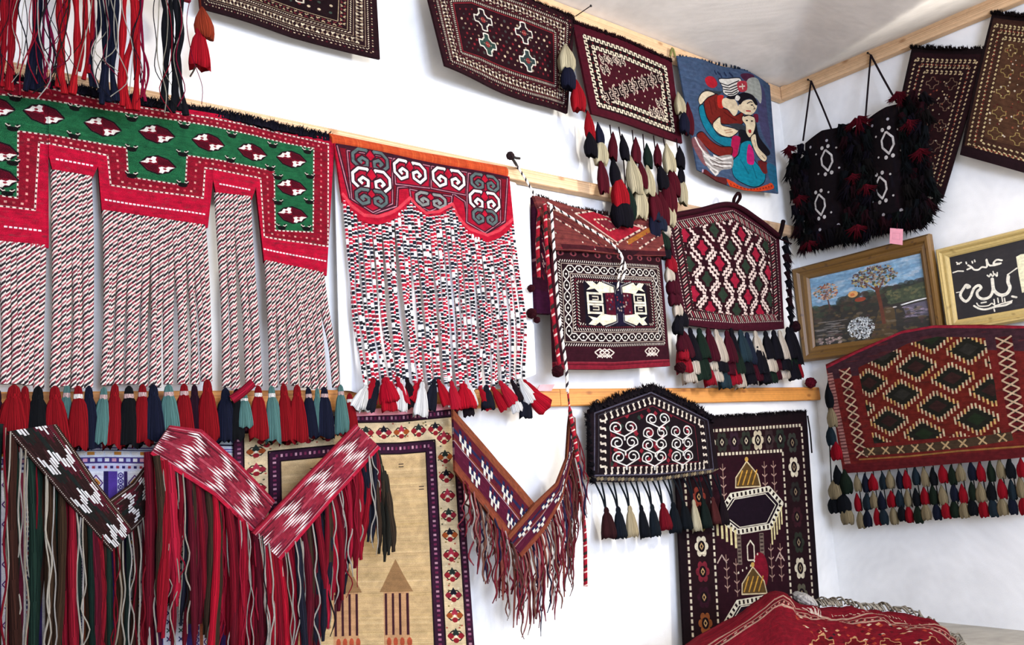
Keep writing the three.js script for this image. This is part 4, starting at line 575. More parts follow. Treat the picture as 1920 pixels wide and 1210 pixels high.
// ---------- five-sided lattice bag ----------
{
  const t = thing('five_sided_bag', 'five-sided bag with white and red lattice diamonds and two rows of dark tassels', 'bag');
  const cols = [[-1.194, 1.519, -1.251, 2.043], [-0.9807, 1.507, -1.003, 2.103], [-0.7418, 1.506, -0.7156, 2.173], [-0.5505, 1.514, -0.5095, 2.119], [-0.3608, 1.533, -0.3042, 2.051]];
  const bb = bounds(cols);
  const tex = wovenAt(bb, (g) => {
    const edge = [-1.198, 1.518, -1.254, 2.046, -0.7156, 2.173, -0.3036, 2.054, -0.3621, 1.527, -0.8102, 1.498], E2 = [-1.177, 1.55, -1.228, 2.012, -0.7219, 2.138, -0.3444, 2.028, -0.3877, 1.572, -0.8122, 1.536], E3 = [-1.118, 1.597, -1.153, 1.987, -0.7493, 2.085, -0.4304, 1.998, -0.4642, 1.608, -0.8043, 1.579];
    rect(g, '#431220', bb[0], bb[1], bb[2] - bb[0], bb[3] - bb[1]); poly(g, '#431220', edge); poly(g, '#2e151a', E2); line(g, '#d6bfb0', 0.005, E2.concat(E2.slice(0, 2)), [0.008, 0.008]);
    const mid = [-1.15, 1.572, -1.19, 2.001, -0.7359, 2.11, -0.3874, 2.014, -0.4286, 1.59, -0.8082, 1.558, -1.15, 1.572];
    dabs(g, ['#d8c0b0', '#d8c0b0', '#b04450'], mid, 0.016, 0.005, 0.036, 0.55);
    const mid2 = [-1.132, 1.586, -1.168, 1.993, -0.7432, 2.095, -0.4141, 2.006, -0.4511, 1.6, -0.8063, 1.569, -1.132, 1.586];
    poly(g, '#3a0f1a', E3); dabs(g, ['#d0a8a0', '#8c2432', '#4f5a44'], E3.concat(E3.slice(0, 2)), 0.013, 0.006, 0.01);
    // lattice of stepped diamonds
    const q = (u, v) => { const lx = lerp(E3[2], E3[0], v), rx = lerp(E3[6], E3[8], v); return [lerp(lx, rx, u), lerp(lerp(E3[3], E3[7], u) + (1 - v) * 0.06 * Math.sin(Math.PI * u), lerp(E3[1], E3[9], u), v)]; };
    g.save(); g.beginPath(); for (let i = 0; i < E3.length; i += 2) g.lineTo(E3[i], E3[i + 1]); g.clip();
    for (let r = -1; r < 7; r++) for (let c = -1; c < 6; c++) {
      const u = (c + (r % 2 ? 0.5 : 0)) * 0.315 + 0.02, v = r * 0.185 + 0.07, [x, y] = q(u, v), s = 0.106, k = 0.083;
      const dg = c * 2 + (r % 2 ? 1 : 0) - r, col = ((dg % 4) + 4) % 4 < 2 ? '#9c1c34' : '#2c3a2c';
      poly(g, '#2a0c14', [x - s, y, x, y + k, x + s, y, x, y - k]);
      for (const [a, b] of [[-1, 1], [1, 1], [1, -1], [-1, -1]]) line(g, '#e6cdc0', 0.0118, [x + a * s * 0.8, y + b * k * 0.08, x + a * s * 0.62, y + b * k * 0.1, x + a * s * 0.62, y + b * k * 0.27, x + a * s * 0.44, y + b * k * 0.27, x + a * s * 0.44, y + b * k * 0.46, x + a * s * 0.27, y + b * k * 0.46, x + a * s * 0.27, y + b * k * 0.66, x + a * s * 0.1, y + b * k * 0.68]);
      poly(g, col, [x - s * 0.38, y, x, y + k * 0.4, x + s * 0.38, y, x, y - k * 0.4]); rect(g, col, x - s * 0.12, y - k * 0.46, s * 0.24, k * 0.92);
    }
    g.restore();
    line(g, '#431220', 0.05, [-1.221, 1.523, -0.8063, 1.52, -0.3476, 1.548]); line(g, '#cfc4b4', 0.005, [-1.186, 1.545, -0.8023, 1.542, -0.3726, 1.573], [0.008, 0.01]);
  }, { bg: '#431220', amp: 0.3, ppm: 1000 });
  cloth(t, 'woven_face', 'A', cols, { bb, mat: wool(tex, 1, 0.75), ns: 8, nt: 26, th: 0.02, off: (u, v) => 0.08 + 0.03 * Math.sin(Math.PI * u) * Math.sin(Math.PI * (0.1 + 0.8 * v)) });
  const edgeM = yarn(0x3d101c);
  part('edge_cord', tubeGeo([at('A', -1.268, 2.033, 0.095), at('A', -1.021, 2.095, 0.1), at('A', -0.7306, 2.165, 0.1), at('A', -0.5248, 2.114, 0.1), at('A', -0.3216, 2.04, 0.095)], 0.014, { n: 40 }), edgeM, t);
  part('loop', tubeGeo([at('A', -0.7223, 2.16, 0.1), at('A', -0.7206, 2.195, 0.105), at('A', -0.6818, 2.232, 0.11), at('A', -0.6713, 2.214, 0.11), at('A', -0.7025, 2.169, 0.1)], 0.009, { n: 24 }), yarn(0x2a1014), t);
  part('loop', tubeGeo([at('A', -0.3384, 2.032, 0.1), at('A', -0.3179, 2.083, 0.11), at('A', -0.2926, 2.131, 0.11)], 0.012, { n: 10 }), yarn(0x1c0d12), t);
  part('loop', tubeGeo([at('A', -0.3345, 2.027, 0.1), at('A', -0.286, 2.014, 0.11), at('A', -0.241, 2.007, 0.11)], 0.005, { n: 8 }), yarn(0x2a1014), t);
  reseed(73);
  const C = { k: 0x17151c, n: 0x232a3c, m: 0x4a1220, r: 0xa01828, w: 0xd8c8b4, g: 0x1d2c22, t: 0x2a3c44 };
  const r1 = 'mkgmwmktnwkkwkk', r2 = 'rwgwkmgkmkwmkgk', r3 = 'wgrwtrwkmkgmwkr';
  [[r1, -1.262, 1.512, -0.3305, 1.536, 0.15], [r2, -1.259, 1.432, -0.3237, 1.473, 0.14], [r3, -1.222, 1.373, -0.3182, 1.404, 0.13]].forEach(([row, a0, b0, a1, b1, len], j) => { for (let k = 0; k < row.length; k++) { const s = k / (row.length - 1); tassel(t, 'A', lerp(a0, a1, s) + rr(-0.008, 0.008), lerp(b0, b1, s) - 0.02 * Math.sin(Math.PI * s) + rr(-0.01, 0.01), 0.1 - j * 0.006 + rr(0, 0.02), len * rr(0.92, 1.1), rr(0.036, 0.046), C[row[k]], { tilt: 0.12 + rr(-0.06, 0.06) }); } });
  // tassels down the left edge
  for (const [a, b, r, c] of [[-1.367, 2.038, 0.03, 'n'], [-1.343, 1.998, 0.032, 'n'], [-1.316, 1.97, 0.028, 'w'], [-1.336, 1.914, 0.034, 'g'], [-1.336, 1.863, 0.03, 'k'], [-1.306, 1.81, 0.034, 'r'], [-1.325, 1.757, 0.03, 'w'], [-1.31, 1.708, 0.036, 'm'], [-1.31, 1.652, 0.034, 'm'], [-1.292, 1.598, 0.03, 'w'], [-1.264, 1.554, 0.034, 'k'], [-1.301, 1.515, 0.032, 'k'], [-1.278, 1.391, 0.03, 'r'], [-1.287, 1.43, 0.03, 'm']]) tassel(t, 'A', a, b + r, 0.125, r * 2.6, r, C[c], { geos: BULB, name: 'side_tassel' });
  for (let k = 0; k < 10; k++) { const s = k / 9; tassel(t, 'A', lerp(-0.2896, -0.3307, s), lerp(2.022, 1.58, s) + 0.02, 0.1, rr(0.07, 0.09), rr(0.026, 0.034), pick([0x17151c, 0x1c1a22, 0x2a1018]), { geos: TUFT, name: 'side_tuft', tilt: 0.5, flat: 1 }); }
  pom(t, 'A', -0.288, 1.543, 0.1, 0.03, 0x2a0f16, 'side_tuft');
}

// ---------- small five-sided bag with scroll motifs ----------
{
  const t = thing('five_sided_bag', 'small black five-sided bag with ivory scroll motifs hung on the low orange batten', 'bag');
  const cols = [[-1.893, 0.8363, -1.856, 1.13], [-1.719, 0.8192, -1.669, 1.179], [-1.517, 0.8114, -1.47, 1.218], [-1.319, 0.8067, -1.273, 1.158], [-1.118, 0.8122, -1.073, 1.079], [-1.038, 0.8317, -1.05, 1.046]];
  const bb = bounds(cols);
  const tex = wovenAt(bb, (g) => {
    rect(g, '#1c1216', bb[0], bb[1], bb[2] - bb[0], bb[3] - bb[1]);
    const E1 = [-1.866, 0.8581, -1.833, 1.114, -1.477, 1.198, -1.084, 1.064, -1.078, 0.8343, -1.513, 0.8388, -1.866, 0.8581], E2 = [-1.817, 0.8745, -1.791, 1.095, -1.481, 1.165, -1.141, 1.053, -1.135, 0.855, -1.511, 0.857, -1.817, 0.8745], E3 = [-1.774, 0.8894, -1.751, 1.078, -1.485, 1.137, -1.199, 1.038, -1.194, 0.8757, -1.508, 0.8777, -1.774, 0.8894];
    line(g, '#565260', 0.006, E1); walk(E2, 0.034, (x, y, an) => { g.save(); g.translate(x, y); g.rotate(an + 0.5); line(g, '#e6d6c0', 0.009, [-0.014, -0.008, -0.004, -0.012, 0.004, 0.01, 0.014, 0.008]); g.restore(); });
    line(g, '#5a1c26', 0.005, E3); line(g, '#3d3a40', 0.004, [-1.843, 0.8675, -1.812, 1.104, -1.479, 1.182, -1.113, 1.06, -1.109, 0.8436]);
    // rows of small maroon diamonds as ground
    g.save(); g.beginPath(); for (let i = 0; i < E3.length; i += 2) g.lineTo(E3[i], E3[i + 1]); g.clip();
    for (let k = 0; k < 70; k++) { const x = rr(E3[0], E3[6]), y = rr(E3[1], E3[5]); poly(g, pick(['#6c1824', '#8c2430', '#2a3a30']), [x - 0.014, y, x, y + 0.012, x + 0.014, y, x, y - 0.012]); } g.restore();
    const S = (x, y, w, h) => { for (const s of [-1, 1]) { const o = []; for (let i = 0; i <= 26; i++) { const th = i / 26 * 8.6, r = 0.12 + 0.36 * i / 26; o.push(x + s * (-0.52 + r * Math.cos(th + 1.2)) * w, y + (0.5 + r * 1.15 * Math.sin(th + 1.2)) * h); } o.push(x - s * 0.02 * w, y - 0.25 * h, x - s * 0.02 * w, y - 0.6 * h); line(g, '#efe8dc', 0.0062, o); } };
    for (const [x, y] of [[-1.681, 1.035], [-1.683, 0.9716], [-1.681, 0.9106], [-1.46, 1.065], [-1.49, 1.005], [-1.501, 0.9539], [-1.508, 0.8985], [-1.304, 1.005], [-1.308, 0.9495], [-1.314, 0.8922]]) S(x, y - 0.012, 0.078, 0.05);
    dabs(g, ['#9a8a6a', '#4f4a44', '#7a6a50'], [-1.895, 0.8472, -1.517, 0.816, -1.035, 0.8265], 0.02, 0.018, 0.014, 0.3);
  }, { bg: '#1c1216', amp: 0.3, ppm: 1100 });
  cloth(t, 'woven_face', 'A', cols, { bb, mat: wool(tex, 1, 0.6), ns: 7, nt: 22, th: 0.02, off: (u, v) => 0.07 + 0.025 * Math.sin(Math.PI * u) * Math.sin(Math.PI * (0.15 + 0.75 * v)) });
  reseed(81);
  const top = cols.map((c) => [c[2], c[3]]);
  for (let i = 0; i + 1 < top.length; i++) { const L = Math.hypot(top[i + 1][0] - top[i][0], top[i + 1][1] - top[i][1]), n = Math.round(L / 0.024); for (let k = 0; k < n; k++) { const s = k / n; selvedge(t, 'A', lerp(top[i][0], top[i + 1][0], s), lerp(top[i][1], top[i + 1][1], s) - 0.012, 0.08, rr(0.024, 0.034), pick([0x18131a, 0x1e161b, 0x241a20]), rr(-0.4, 0.4)); } }
  for (let k = 0; k < 9; k++) selvedge(t, 'A', -1.878 + 0.008, lerp(cols[0][1], cols[0][3], k / 9), 0.075, rr(0.02, 0.028), 0x18131a, 1.4);
  const C = [0x3a1a1c, 0x1c2028, 0xc8b48c, 0x191a20, 0x1d242a, 0x7a1420, 0x171c22, 0x14181c, 0xd6c8a4, 0x1a2420, 0x5a2a28, 0x20161a];
  for (let k = 0; k < 12; k++) {
    const s = (k + 0.5) / 12, a = lerp(-1.885, -1.045, s), b = lerp(0.8292, 0.8123, s) - 0.008 * Math.sin(3 * s), e = a + 0.02, d = 0.11;
    for (const q of [-0.018, 0.018]) part('tassel_cord', tubeGeo([at('A', a + q, b, 0.075), at('A', lerp(a + q, e, 0.6), b - d * 0.55, 0.085), at('A', e, b - d, 0.085)], 0.0042, { n: 6, rs: 5 }), yarn(0x20262c), t);
    tassel(t, 'A', e, b - d + 0.01, 0.088, rr(0.11, 0.135), rr(0.028, 0.036), C[k], { tilt: rr(0, 0.1) });
  }
}

// ---------- dark rug with pavilion motifs ----------
{
  const t = thing('rug', 'tall black and maroon rug with ivory dashed borders and domed pavilion motifs in the corner', 'rug');
  const cols = [[-1.381, 0.0372, -1.287, 1.069], [-0.9123, -0.0546, -0.7821, 1.076], [-0.3215, -0.16, -0.1723, 1.084]];
  const w = 1.12, h = 1.1;
  const tex = woven(w, h, (g) => {
    rect(g, '#1b0f13', 0, 0, w, h);
    const dash = (x0, y0, x1, y1) => dabs(g, '#e0d2b4', [x0, y0, x1, y1], 0.03, 0.019, 0.015);
    rect(g, '#281218', 0.045, 0.045, w - 0.09, h);
    const B0 = 0.06, B1 = 0.25;
    dash(B0, 0.06, w - B0, 0.06); dash(B0, 0.06, B0, h); dash(w - B0, 0.06, w - B0, h);
    dash(B1, 0.175, w - B1, 0.175); dash(B1, 0.175, B1, h); dash(w - B1, 0.175, w - B1, h);
    rect(g, '#241014', 0.075, 0.075, w - 0.15, 0.085); rect(g, '#241014', 0.075, 0.075, 0.16, h); rect(g, '#241014', w - 0.235, 0.075, 0.16, h);
    const ros = (x, y, c, c2) => { g.save(); for (let k = 0; k < 6; k++) dot(g, c, x + 0.033 * Math.cos(k * 1.047), y + 0.033 * Math.sin(k * 1.047), 0.018); dot(g, '#1b0f13', x, y, 0.026); line(g, c2, 0.006, [x - 0.012, y, x, y - 0.014, x + 0.012, y, x, y + 0.014, x - 0.012, y]); g.restore(); };
    const rc = ['#e4d6b8', '#34362c', '#4a1720', '#8c3a2c', '#5c5428', '#e4d6b8', '#7a2430', '#341420', '#96542c'];
    for (let k = 0; k < 9; k++) { ros(0.155, 0.14 + k * 0.115, rc[(k + 1) % 9], '#c9a06a'); ros(w - 0.155, 0.14 + k * 0.115, ['#3a3c34', '#e4d6b8', '#2c2a26', '#3a1a20', '#2f3328', '#e4d6b8', '#5f5a48', '#2a1a20', '#6a2a20'][k], '#a08a6a'); }
    for (let k = 1; k < 8; k++) ros(0.155 + k * 0.1, 0.118, ['#e4d6b8', '#2f3028', '#34202a', '#30342a', '#d0c0a0', '#3a2a2a', '#2a3028'][k - 1], '#d8c8a8');
    rect(g, '#2c0f18', 0.27, 0.195, w - 0.54, h);
    const tree = (x, y0, y1) => { line(g, '#9a7a68', 0.006, [x, y0, x, y1]); for (let y = y0 + 0.02; y < y1; y += 0.04) line(g, '#b09080', 0.006, [x - 0.022, y, x, y + 0.012, x + 0.022, y]); };
    for (const [x, y] of [[0.35, 0.22], [0.7, 0.22], [0.78, 0.22], [0.34, 0.64], [0.42, 0.66], [0.72, 0.6], [0.8, 0.6]]) tree(x, y, y + 0.17);
    const pav = (cx, y) => {
      // dome
      poly(g, '#5c4424', [cx - 0.08, y + 0.13, cx - 0.075, y + 0.08, cx, y, cx + 0.07, y + 0.07, cx + 0.085, y + 0.13], '#d8c49a', 0.007); for (let k = 0; k < 4; k++) line(g, '#c9963c', 0.008, [cx - 0.065 + k * 0.032, y + 0.12, cx - 0.03 + k * 0.032, y + 0.045]); dot(g, '#c9a050', cx, y - 0.01, 0.012);
      // hexagonal basin with fringe
      const hx = [cx - 0.2, y + 0.27, cx - 0.11, y + 0.17, cx + 0.14, y + 0.145, cx + 0.22, y + 0.22, cx + 0.14, y + 0.33, cx - 0.08, y + 0.35, cx - 0.2, y + 0.27];
      poly(g, '#1c0f1a', hx); line(g, '#efe4c8', 0.03, hx); line(g, '#1c0f13', 0.018, hx, [0.012, 0.016]); line(g, '#efe4c8', 0.005, hx.map((v, i) => (i % 2 ? lerp(v, y + 0.25, 0.22) : lerp(v, cx, 0.18))));
      for (let k = 0; k < 5; k++) { rect(g, '#e6d49a', cx - 0.215 + k * 0.028, y + 0.275 + k * 0.016, 0.014, 0.09); rect(g, '#e6d49a', cx + 0.14 + k * 0.018, y + 0.33 - k * 0.024, 0.01, 0.09); }
      for (const s of [-1, 1]) { rect(g, '#7a6a5c', cx + s * 0.075 - 0.014, y + 0.36, 0.028, 0.15); dabs(g, '#3a2a28', [cx + s * 0.075, y + 0.36, cx + s * 0.075, y + 0.51], 0.018, 0.008, 0.02); }
      line(g, '#e6d8bc', 0.008, [cx - 0.022, y + 0.49, cx - 0.022, y + 0.42, cx, y + 0.395, cx + 0.022, y + 0.42, cx + 0.022, y + 0.49, cx - 0.022, y + 0.49]);
      for (const s of [-1, 1]) line(g, '#c0a898', 0.007, [cx + s * 0.16, y + 0.5, cx + s * 0.19, y + 0.46, cx + s * 0.22, y + 0.5]);
    };
    const wide = (cx, y) => { g.save(); g.translate(cx, y); g.scale(1.28, 0.93); pav(0, 0); g.restore(); };
    wide(0.55, 0.215);
    blob(g, '#7c1426', [0.57, 0.7, 0.6, 0.64, 0.66, 0.65, 0.69, 0.72, 0.66, 0.79, 0.6, 0.77]); dabs(g, '#e6d8bc', [0.42, 0.73, 0.56, 0.69, 0.62, 0.63], 0.04, 0.01, 0.01);
    wide(0.56, 0.7);
  }, { bg: '#1b0f13', amp: 0.35 });
  cloth(t, 'pile', 'A', cols, { uvPatch: true, mat: wool(tex, w, h), ns: 14, nt: 30, th: 0.012, off: (u, v) => 0.035 + 0.012 * (1 - v) + 0.006 * Math.sin(u * 8) * (1 - v) });
  reseed(83); selvedgeRow(t, 'A', cols, 80, 0.03, [0.014, 0.022], [0x1a1216]);
  part('loose_cord', tubeGeo([at('A', -0.1657, 1.066, 0.035), at('A', -0.1691, 0.9792, 0.04), at('A', -0.1685, 0.864, 0.035)], 0.004, { n: 8 }), yarn(0x1a1216), t);
}

// ---------- beige rug with flowered border ----------
{
  const t = thing('rug', 'beige rug with brown arcaded towers and a flowered ivory border behind the red garland', 'rug');
  const cols = [[-3.374, 0.4071, -3.371, 1.11], [-3.005, 0.3425, -2.984, 1.137], [-2.804, 0.3068, -2.774, 1.135], [-2.51, 0.2515, -2.52, 1.152]];
  const w = 0.88, h = 0.92;
  const tex = woven(w, h, (g) => {
    rect(g, '#c2a273', 0, 0, w, h);
    for (let k = 0; k < 260; k++) { g.globalAlpha = 0.12; rect(g, pick(['#e0c496', '#a5854f', '#d2b888']), 0, rr(0, h), w, rr(0.002, 0.006)); } g.globalAlpha = 1;
    const strip = (i, wd, c) => { g.strokeStyle = c; g.lineWidth = wd; g.strokeRect(i, i, w - 2 * i, h + 1); };
    strip(0.016, 0.032, '#3c1c2e'); strip(0.072, 0.085, '#d6bd92'); strip(0.134, 0.042, '#33182a');
    line(g, '#1a1014', 0.005, [0.031, h, 0.031, 0.031, w - 0.031, 0.031, w - 0.031, h]); line(g, '#1a1014', 0.006, [0.114, h, 0.114, 0.114, w - 0.114, 0.114, w - 0.114, h]); line(g, '#1a1014', 0.005, [0.155, h, 0.155, 0.155, w - 0.155, 0.155, w - 0.155, h]);
    for (const i of [0.016, 0.134]) { dabs(g, ['#9a5a72', '#6a2440', '#c0909a'], [i, h, i, i, w - i, i, w - i, h], 0.017, 0.008, 0.012); }
    const path = [0.072, h + 0.02, 0.072, 0.072, w - 0.072, 0.072, w - 0.072, h + 0.02];
    walk(path, 0.013, (x, y) => { g.globalAlpha = 0.8; const q = rr(-0.034, 0.034); dot(g, pick(['#7a6a3a', '#a04030', '#3a3a2a', '#efe0b8']), x + q, y + rr(-0.034, 0.034), 0.004, 0.003); g.globalAlpha = 1; });
    walk(path, 0.071, (x, y, an, k) => { const a = ['#8c2028', '#8c2028', '#8a2430', '#9c4a22'][k % 4], b = ['#1a1a22', '#a03040', '#26302a'][k % 3];
      line(g, '#1d1516', 0.004, [x - 0.032, y, x - 0.016, y - 0.016, x + 0.016, y - 0.016, x + 0.032, y, x + 0.016, y + 0.016, x - 0.016, y + 0.016, x - 0.032, y]);
      dot(g, a, x - 0.02, y, 0.012, 0.01); dot(g, a, x + 0.02, y, 0.012, 0.01); poly(g, b, [x, y - 0.028, x + 0.014, y - 0.006, x, y + 0.004, x - 0.014, y - 0.006]); dot(g, '#8c2028', x, y + 0.016, 0.011, 0.009); dot(g, '#e8dcc0', x, y + 0.002, 0.005); });
    // small marks and towers
    for (const [x, y] of [[0.27, 0.2], [0.62, 0.2], [0.7, 0.29]]) { line(g, '#2a2020', 0.003, [x - 0.01, y - 0.005, x + 0.01, y - 0.005]); line(g, '#2a2020', 0.003, [x - 0.01, y + 0.005, x + 0.01, y + 0.005]); }
    const tower = (x) => { poly(g, '#8d6a45', [x - 0.065, 0.67, x, 0.55, x + 0.065, 0.67]); rect(g, '#b98c62', x - 0.05, 0.67, 0.1, 0.26); for (let k = 0; k < 4; k++) { rect(g, '#3a1c22', x - 0.045 + k * 0.028, 0.675, 0.009, 0.15); dot(g, '#a84a30', x - 0.03 + k * 0.026, 0.85, 0.009, 0.016); } };
    tower(0.59); tower(0.39);
  }, { bg: '#c2a273', amp: 0.22 });
  cloth(t, 'pile', 'A', cols, { uvPatch: true, mat: wool(tex, w, h, 0.001), ns: 12, nt: 30, th: 0.008, off: (u, v) => 0.046 + 0.008 * Math.sin(u * 9) * (1 - v) });
  cloth(t, 'pink_hem', 'A', [[-2.951, 1.13, -2.95, 1.15], [-2.759, 1.132, -2.757, 1.16], [-2.527, 1.149, -2.526, 1.169]], { uvPatch: true, mat: new THREE.MeshStandardMaterial({ color: 0xd98a90, roughness: 0.9 }), ns: 10, nt: 2, th: 0.006, off: (u, v) => 0.056 + 0.006 * Math.sin(u * 12) });
}
cloth(scene, 'cloth_scrap', 'A', [[-2.119, 1.211, -2.1, 1.237], [-2.038, 1.212, -2.018, 1.239]], { uvPatch: true, mat: new THREE.MeshStandardMaterial({ color: 0xe0a4a6, roughness: 0.95 }), ns: 6, nt: 3, th: 0.004, off: (u) => 0.04 + 0.004 * Math.sin(u * 6) });
tag(scene.children[scene.children.length - 1], 'small pink scrap of cloth tucked on the low batten', 'cloth');

// ---------- white and purple flatweave at the far left ----------
{
  const t = thing('flatweave', 'white flat-woven cloth with purple, navy and orange stripes behind the dark garland at left', 'textile');
  const cols = [[-4.026, 0.5357, -4.04, 1.108], [-3.731, 0.4845, -3.731, 1.102], [-3.365, 0.4179, -3.362, 1.081]];
  const w = 0.86, h = 0.86;
  const tex = woven(w, h, (g) => {
    rect(g, '#dfe2ea', 0, 0, w, h); rect(g, '#d6e6ee', 0, 0, w, 0.03);
    const hz = (y, t2, c) => rect(g, c, 0, y, w, t2); hz(0.034, 0.006, '#1c1a30'); hz(0.052, 0.004, '#5a3a8a');
    dabs(g, ['#efe6da', '#efe6da', '#d08a3c'], [0, 0.075, w, 0.075], 0.03, 0.024, 0.013); rect(g, '#2a2858', 0, 0.062, w, 0.003); hz(0.09, 0.024, '#4a3a78'); dabs(g, ['#efe8e2', '#e0a0b0', '#efe8e2', '#c0c8e0'], [0, 0.101, w, 0.101], 0.024, 0.015, 0.013); hz(0.118, 0.022, '#cfcbe0'); dabs(g, ['#332c60', '#a03a4a'], [0, 0.129, w, 0.129], 0.02, 0.01, 0.01);
    // columns of stripes, dots and white panels
    let x = 0.0; reseed(91);
    const colw = [['#5a3f94', 0.03], ['#e6e4ea', 0.022, 'zig'], ['#3a2a5c', 0.012], ['#efe9ea', 0.05, 'dia'], ['#8a2f48', 0.016], ['#e6e4ea', 0.03, 'dot'], ['#40336e', 0.028], ['#eceaf0', 0.085, 'x'], ['#40336e', 0.022], ['#d4cfe2', 0.026, 'zig'], ['#c06a4a', 0.012], ['#efe9ea', 0.05, 'dia'], ['#2c2450', 0.016]];
    let k = 0; while (x < w) { const [c, cw, kind] = colw[k++ % colw.length]; rect(g, c, x, 0.145, cw, h);
      const cx = x + cw / 2;
      if (kind === 'zig') chain(g, '#4a3a80', [cx, 0.15, cx, h], 0.022, cw * 0.7, 0.004);
      if (kind === 'dot') dabs(g, ['#4a3a80', '#b04a58', '#2c2450'], [cx, 0.15, cx, h], 0.018, 0.011, 0.013);
      if (kind === 'dia') for (let y = 0.19; y < h; y += 0.075) { poly(g, '#d08a3c', [cx - 0.016, y, cx, y - 0.02, cx + 0.016, y, cx, y + 0.02]); line(g, '#5a2f6a', 0.004, [cx - 0.022, y, cx, y - 0.03, cx + 0.022, y, cx, y + 0.03, cx - 0.022, y]); dot(g, '#7a1f30', cx, y, 0.006); }
      if (kind === 'x') for (let y = 0.17; y < h; y += 0.032) for (const q of [-0.022, 0.022]) cross4(g, y % 0.09 < 0.045 ? '#2c5a48' : '#2a2c60', cx + q, y, 0.008, 0.004);
      x += cw; }
  }, { bg: '#dfe2ea', amp: 0.2 });
  cloth(t, 'weave', 'A', cols, { uvPatch: true, mat: wool(tex, w, h, 0.001), ns: 14, nt: 24, th: 0.006, off: (u, v) => 0.026 + 0.006 * Math.sin(u * 14) * (1 - v) });
}

// ---------- garlands: folded bands with long fringe ----------
const yarnBand = (w, h, base, stripes, motif, seed) => woven(w, h, (g) => {
  reseed(seed); rect(g, base, 0, 0, w, h);
  for (const [y, t2, c] of stripes) rect(g, c, 0, y * h, w, t2 * h);
  for (let k = 0; k < 200; k++) { g.globalAlpha = 0.22; rect(g, pick(['#000000', '#c07080', '#7a1f2a']), rr(0, w), rr(0, h), rr(0.01, 0.05), 0.0025); } g.globalAlpha = 1;
  motif(g, w, h);
}, { bg: base, amp: 0.3, ppm: 1200 });
// stepped flame motif: slanted white strokes side by side
function flames(g, w, h, step, cols, pointed) { // strokes lying side by side, their ends stepped in a double zigzag
  const n = 13, tri = (j) => { const p = (j / n * 2) % 1; return (p < 0.5 ? p : 1 - p) * 2; };
  for (let x = -step * 0.3; x < w + step; x += step) for (let j = 0; j < n; j++) { const y = h * (0.1 + 0.8 * (j + 0.5) / n), t2 = h * 0.8 / n * 0.5, X = x + tri(j) * step * 0.36 + rr(-0.004, 0.004), L = step * (j % 2 ? 0.3 : 0.2); g.globalAlpha = 0.75; rect(g, cols[j > n / 2 ? 1 : 0], X + L * 0.3, y - t2, step * 0.3, t2 * 1.5); g.globalAlpha = 1;
    if (pointed) poly(g, '#efe8dc', [X - L * 1.1, y - t2 * 0.3, X, y - t2 * 0.75, X + L * 1.1, y + t2 * 0.3, X, y + t2 * 0.7]); else rect(g, '#efe8e0', X - L * 0.6, y - t2 * 0.8, L * 1.2, t2 * (j % 3 ? 1.6 : 1.2)); } }
function strandsAlong(t, edge, n, bottomFn, palette, seed, { off = 0.15, sway = 0.02, thin = 0.34, name = 'fringe_strand', rThin = [0.0016, 0.0026], rThick = [0.008, 0.0155] } = {}) {
  reseed(seed); const L = [0]; for (let i = 2; i < edge.length; i += 2) L.push(L[L.length - 1] + Math.hypot(edge[i] - edge[i - 2], edge[i + 1] - edge[i - 1]));
  const T = L[L.length - 1];
  for (let k = 0; k < n; k++) {
    const d = (k + rr(0.1, 0.9)) / n * T; let i = 0; while (i + 2 < L.length && L[i + 1] < d) i++;
    const f = (d - L[i]) / (L[i + 1] - L[i]), a = lerp(edge[i * 2], edge[i * 2 + 2], f), b = lerp(edge[i * 2 + 1], edge[i * 2 + 3], f), eb = bottomFn(d / T, a) + rr(-0.07, 0.12), isThin = rnd() < thin, c = isThin ? pick(palette.thin) : pick(palette.thick);
    const r = isThin ? rr(...rThin) : rr(...rThick), o = off + rr(-0.012, 0.014) + (isThin ? 0.014 : 0), dr = rr(-sway, sway), q = isThin ? rr(-0.014, 0.014) : rr(-0.006, 0.006);
    const pts = [at('A', a, b + 0.012, o - 0.01)], m = isThin ? 8 : 5; for (let k2 = 1; k2 <= m; k2++) { const f2 = k2 / m; pts.push(at('A', a + dr * f2 + (isThin ? rr(-0.011, 0.011) * (0.4 + f2) : q * Math.sin(f2 * 5)), lerp(b, eb, f2), o + 0.012 * Math.sin(Math.PI * f2) - 0.012 * f2 + (isThin ? rr(-0.004, 0.004) : 0))); }
    const g = tubeGeo(pts, (u) => r * (isThin ? 1 : 0.72 + 0.22 * Math.sin(u * 2.6 + 0.3) + 0.1 * Math.sin(u * 19 + k)) * (u > 0.93 ? 0.6 : 1), { n: isThin ? 24 : 16, rs: isThin ? 5 : 7, per: 0.12, u0: rnd(), flat: isThin ? 1 : 0.55 });
    part(name, g, yarn(c), t);
  }
}
